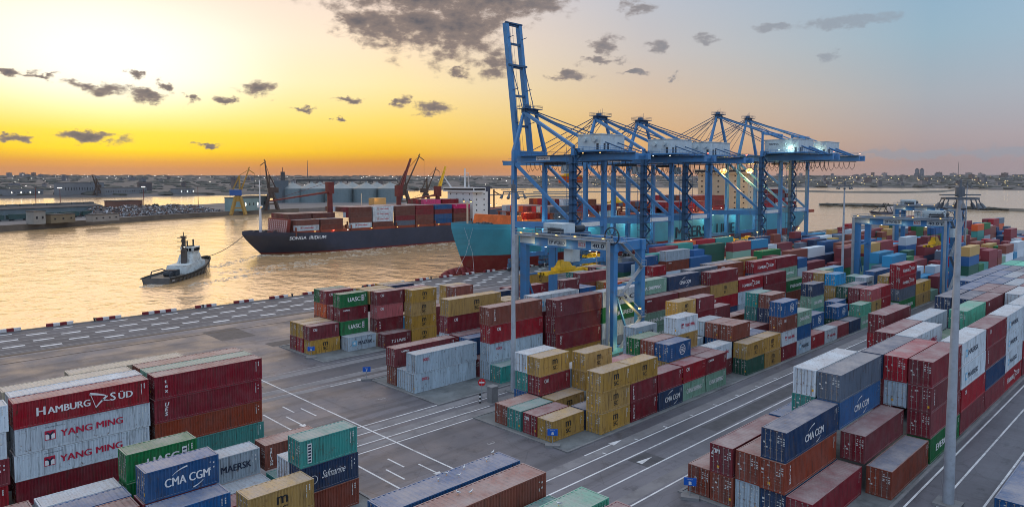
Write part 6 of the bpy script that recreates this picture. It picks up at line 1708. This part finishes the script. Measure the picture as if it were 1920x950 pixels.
for i, (px, h) in enumerate(((1719, 96), (1728, 96), (1796, 112), (577, 95))):
    d = 6400 if i != 3 else 4500
    o = empty('far_tower', on_ray(px, d, 50), 0, ['left of two pale twin towers on the right skyline', 'right of two pale twin towers on the right skyline', 'thin distant transmitter mast above the thick foreground mast', 'thin distant mast on the left skyline behind the silos'][i], 'tower')
    m = MB()
    if i < 2: m.box(-12, 12, -12, 12, -20, h - 30)
    else: m.tube((0, 0, -20), (0, 0, h), 3, 5, 1.0)
    m.build('shaft', CITYM[0] if i < 2 else DARK, o); m = MB(); m.box(-6, 6, -6, 6, h - 30, h - 24) if i < 2 else m.tube((0, 0, h), (0, 0, h + 6), 1.0, 5); m.build('crown', COALR, o)
SHEDL = mat('quay_shed_wall', c255(112, 116, 122), 0.7, var=0.12, scale=0.05)
for i, (px, w, h, lb) in enumerate(((18, 70, 13, 'pale tank shed on the far shore at the left edge'), (120, 95, 26, 'blue-grey grain terminal on the far shore'), (196, 110, 15, 'long grey warehouse on the far shore'), (338, 42, 12, 'lit teal quay shed on the far shore'))):
    simple_building(px, 0, w, 26, h, lb, SHEDL, lit=(i in (0, 3)), z=0.5, dist=shore_d(px) + 25)
# lights: tiny lamps on poles, too many and small to count
for nm, mt2, cnt, x0, x1, seed in (('far_lamps_white', lamp_mat('far_lamp_white', (1, 0.92, 0.8), 3), 110, 0, 1000, 1), ('far_lamps_amber', lamp_mat('far_lamp_amber', (1, 0.66, 0.2), 3), 200, 1000, 1920, 2)):
    g = MB(); lr = random.Random(seed)
    for i in range(cnt):
        px = lr.uniform(x0, x1); d0 = shore_d(px); d = d0 + 20 + (6200 - d0) * lr.random() ** (1.0 if x0 < 500 else 1.5)
        p = on_ray(px, d, land_z(px, d) + lr.uniform(6, 14)); s = d / 1310 * lr.uniform(0.22, 0.5)
        g.box(p.x - s, p.x + s, p.y - s, p.y + s, p.z - s * 0.7, p.z + s * 0.7)
    tag(g.build('distant_lamps', mt2), 'scattered pinpoint lamps of the far %s shore' % ('left' if x0 < 500 else 'right'), 'lamps', kind='stuff')

# ------------------------------------------------------------------ small things in the yard
SIGNB = mat('sign_blue', c255(24, 92, 186), 0.45, var=0.05)
def block_sign(x, y, ch, ang, label):
    o = empty('block_sign', (x, y, 0), ang, label, 'sign', 'blue block signs at the stack corners')
    m = MB(); m.tube((0, 0.06, 0.3), (0, 0.06, 1.6), 0.05, 6); m.build('post', STEEL, o)
    m = MB(); m.box(-0.62, 0.62, 0, 0.05, 1.35, 2.15); bd = m.build('board', SIGNB, o)
    link('lettering', text_mesh(ch, 0.5, WHITE, bold=0.02, align='CENTER'), bd, (0, -0.01, 1.44)); link('lettering', text_mesh('BLOCK', 0.16, WHITE, align='CENTER'), bd, (0, -0.01, 1.95))
    m = MB(); m.box(-0.9, 0.9, -0.45, 0.45, 0, 0.3); m.build('footing', CONCRETE, o)
look = lambda x, y: math.atan2(-x, y) * 0 + (math.atan2(y, x) - math.pi / 2)
block_sign(61.2, 55.6, '8', look(61, 55), 'blue block sign at the front corner of the middle block')
block_sign(60.9, 36.6, 'B', look(61, 36), 'blue block sign lettered B at the right block corner')
block_sign(60.6, 95.4, '7', look(61, 95), 'blue block sign at the corner of the block with two grey containers')
block_sign(61.0, 114.2, '6', look(61, 114), 'small blue block sign before the tan container nearest quay')
ne = empty('no_entry_sign', (66.6, 74.4, 0), look(66, 74), 'round red no-entry sign beside a concrete cabinet', 'sign')
m = MB(); m.tube((0, 0.05, 0), (0, 0.05, 3.2), 0.06, 6); m.build('post', STEEL, ne)
m = MB(); m.tube((0, 0.0, 2.8), (0, 0.04, 2.8), 0.55, 16); m.build('disc', mat('sign_red', c255(190, 30, 40), 0.5, var=0), ne)
m = MB(); m.box(-0.38, 0.38, -0.03, -0.005, 2.7, 2.9); m.build('bar', WHITE, ne)
m = MB(); m.box(67.0, 68.2, 72.7, 73.7, 0, 2.2); m.box(66.9, 68.3, 72.6, 73.8, 2.2, 2.35); tag(m.build('concrete_cabinet', CONCRETE), 'grey concrete cabinet beside the no-entry sign', 'cabinet')
bw_ = MB()
for k in range(5): bw_.k = k % 2; bw_.tube((0, 0, k * 0.28), (0, 0, k * 0.28 + 0.28), 0.14, 8)
tag(bw_.build('striped_post', [BLACK, WHITE], None, (65.9, 74.0, 0)), 'black and white striped guard post by the concrete cabinet', 'guard post')
# car and service truck with lit headlamps on the quay
def vehicle(x, y, rz_, label, body, L_=4.6, pickup=False):
    o = empty('quay_vehicle', (x, y, 0.01), rz_, label, 'vehicle')
    m = MB(); m.hexa([(0, -0.9, 0.35), (L_, -0.9, 0.35), (L_, 0.9, 0.35), (0, 0.9, 0.35), (0.1, -0.88, 0.95), (L_ - 0.1, -0.85, 0.95), (L_ - 0.1, 0.85, 0.95), (0.1, 0.88, 0.95)]); m.build('body', body, o)
    m = MB(); x1 = L_ * (0.62 if pickup else 0.82)
    m.hexa([(L_ * 0.2, -0.82, 0.95), (x1, -0.82, 0.95), (x1, 0.82, 0.95), (L_ * 0.2, 0.82, 0.95), (L_ * 0.34, -0.68, 1.55), (x1 - 0.4, -0.68, 1.55), (x1 - 0.4, 0.68, 1.55), (L_ * 0.34, 0.68, 1.55)]); m.build('cabin', GLASS, o)
    m = MB(); m.box(L_ * 0.35, x1 - 0.42, -0.66, 0.66, 1.55, 1.6); m.build('roof', body, o)
    for wx in (0.8, L_ - 0.85):
        for wy in (-0.9, 0.72): m = MB(); m.tube((wx, wy, 0.33), (wx, wy + 0.18, 0.33), 0.33, 12); m.build('wheel', RUBBER, o)
    for wy in (-0.65, 0.65): m = MB(); m.box(-0.05, 0.02, wy - 0.16, wy + 0.16, 0.6, 0.78); m.build('headlight', LAMP_WARM, o)
    return o
VW = mat('vehicle_white', c255(206, 208, 212), 0.3, var=0.03)
v = vehicle(110.5, 169.0, R(12), 'white car with lights on, driving along the quay', VW)
v2 = vehicle(104.0, 168.0, R(8), 'service vehicle with glowing amber lamps ahead of the white car', YELP, 5.2, True)
bulb(v2, (2.0, 0, 2.0), LAMP_ORANGE, 0.4, 'beacon'); point(v2, (-2.0, 0, 1.2), 160, (1, 0.65, 0.2), 0.2)
# yellow straddle trailers and spreaders parked under the cranes
for i, (x, y) in enumerate(((224, 150), (240, 158), (268, 160), (285, 160), (300, 163), (318, 164), (200, 166))):
    o = empty('spreader_frame', (x, y, 0.01), 0, 'stacked yellow spreader frames on the quay, %s from the left' % WORDS[i], 'spreader', 'yellow spreader frames parked on the quay')
    for t in range(3):
        m = MB(); z = 0.2 + t * 1.5
        m.box(0, 9, -1.2, -0.8, z, z + 0.5); m.box(0, 9, 0.8, 1.2, z, z + 0.5)
        for k in range(4): m.box(k * 2.85, k * 2.85 + 0.45, -1.2, 1.2, z + 0.5, z + 0.9)
        m.box(3, 6, -0.7, 0.7, z + 0.9, z + 1.4); m.build('frame', YELLOW_STEEL, o)
    point(o, (4, -4, 7), 420, (1, 0.74, 0.25), 0.3)
for i, (x, y) in enumerate(((210, 141), (236, 143), (262, 141), (292, 144), (330, 142), (176, 141))):
    o = empty('quay_lamp', (x, y, 0), 0, 'short quay lamp post glowing amber behind the stacks, %s along' % WORDS[i], 'lamp post', 'amber lamps along the crane track')
    m = MB(); m.tube((0, 0, 0), (0, 0, 9), 0.12, 6); m.build('post', STEEL, o); bulb(o, (0, 0, 9.2), LAMP_WARM, 0.35, 'lamp_head'); point(o, (0, 0, 8.4), 500, (1, 0.75, 0.35), 0.3)
# gulls resting on the front container roofs
gu = MB()
GB = mat('gull_white', (0.78, 0.78, 0.78), 0.8, var=0.05); GG = mat('gull_grey', (0.35, 0.36, 0.38), 0.8, var=0.05); GY_ = mat('gull_bill', c255(224, 160, 40), 0.6, var=0)
def loft(m, rings, n=8):
    b = len(m.v)
    for (x, z, rw, rh) in rings:
        for i in range(n): a = 2 * math.pi * i / n; m.v.append((x, rw * math.cos(a), z + rh * math.sin(a)))
    for k in range(len(rings) - 1):
        for i in range(n): j = (i + 1) % n; m.f.append((b + k * n + i, b + (k + 1) * n + i, b + (k + 1) * n + j, b + k * n + j)); m.m.append(m.k)
body = MB(); loft(body, [(-0.34, 0.30, 0.01, 0.01), (-0.22, 0.28, 0.05, 0.04), (-0.05, 0.26, 0.10, 0.10), (0.08, 0.27, 0.105, 0.11), (0.17, 0.34, 0.06, 0.075), (0.20, 0.42, 0.045, 0.05), (0.235, 0.47, 0.055, 0.05), (0.275, 0.475, 0.04, 0.04), (0.30, 0.47, 0.005, 0.005)])
wing = MB(); wing.k = 0
for s in (-1, 1): loft(wing, [(-0.40, 0.30, 0.01, 0.01), (-0.2, 0.31, 0.02, 0.05), (0.02, 0.30, 0.02, 0.08), (0.12, 0.29, 0.01, 0.02)]); 
nv_ = len(wing.v) // 2
wing.v = [(x, y + (0.10 if i < nv_ else -0.10), z) for i, (x, y, z) in enumerate(wing.v)]
leg = MB()
for s in (-0.04, 0.04): leg.tube((0.02, s, 0.0), (0.02, s, 0.18), 0.012, 5); leg.box(0.0, 0.07, s - 0.025, s + 0.025, 0, 0.012)
bill = MB(); bill.tube((0.295, 0, 0.468), (0.36, 0, 0.455), 0.016, 6, 0.004)
bm, wm, lm, bl = body.mesh('body', GB), wing.mesh('wing', GG), leg.mesh('legs', GY_), bill.mesh('bill', GY_)
for me in (bm, wm): me.polygons.foreach_set('use_smooth', [True] * len(me.polygons))
ztop = 0.052 + 4 * 2.607
for i, (px, py) in enumerate(((924, 850.5), (913, 864), (870, 879), (837, 890), (822, 901), (860, 894), (859, 926), (883, 925), (1048, 947))):
    p = ground(px, py, ztop - 0.02)
    o = empty('gull', p, tr.uniform(0, 6.2), 'white gull standing on a front container roof, %s from the far end' % WORDS[i], 'gull', 'gulls on the front container roofs')
    o.scale = (0.62, 0.62, 0.62)
    link('body', bm, o); link('wing', wm, o); link('legs', lm, o); link('bill', bl, o)
# ------------------------------------------------------------------ evening haze over the harbour
hz = MB(); hz.box(-9000, 9000, -9000, 9000, -8, 96)
hm_ = bpy.data.materials.new('haze'); hm_.use_nodes = True
ht = hm_.node_tree; ht.nodes.clear()
pv = N(ht, 'ShaderNodeVolumePrincipled'); pv.inputs['Color'].default_value = (0.86, 0.84, 0.86, 1); pv.inputs['Density'].default_value = 0.000025; pv.inputs['Anisotropy'].default_value = 0.2
ho = N(ht, 'ShaderNodeOutputMaterial'); L(ht, pv.outputs[0], ho.inputs['Volume'])
tag(hz.build('haze', hm_), 'thin evening haze over the harbour', 'haze', kind='stuff')
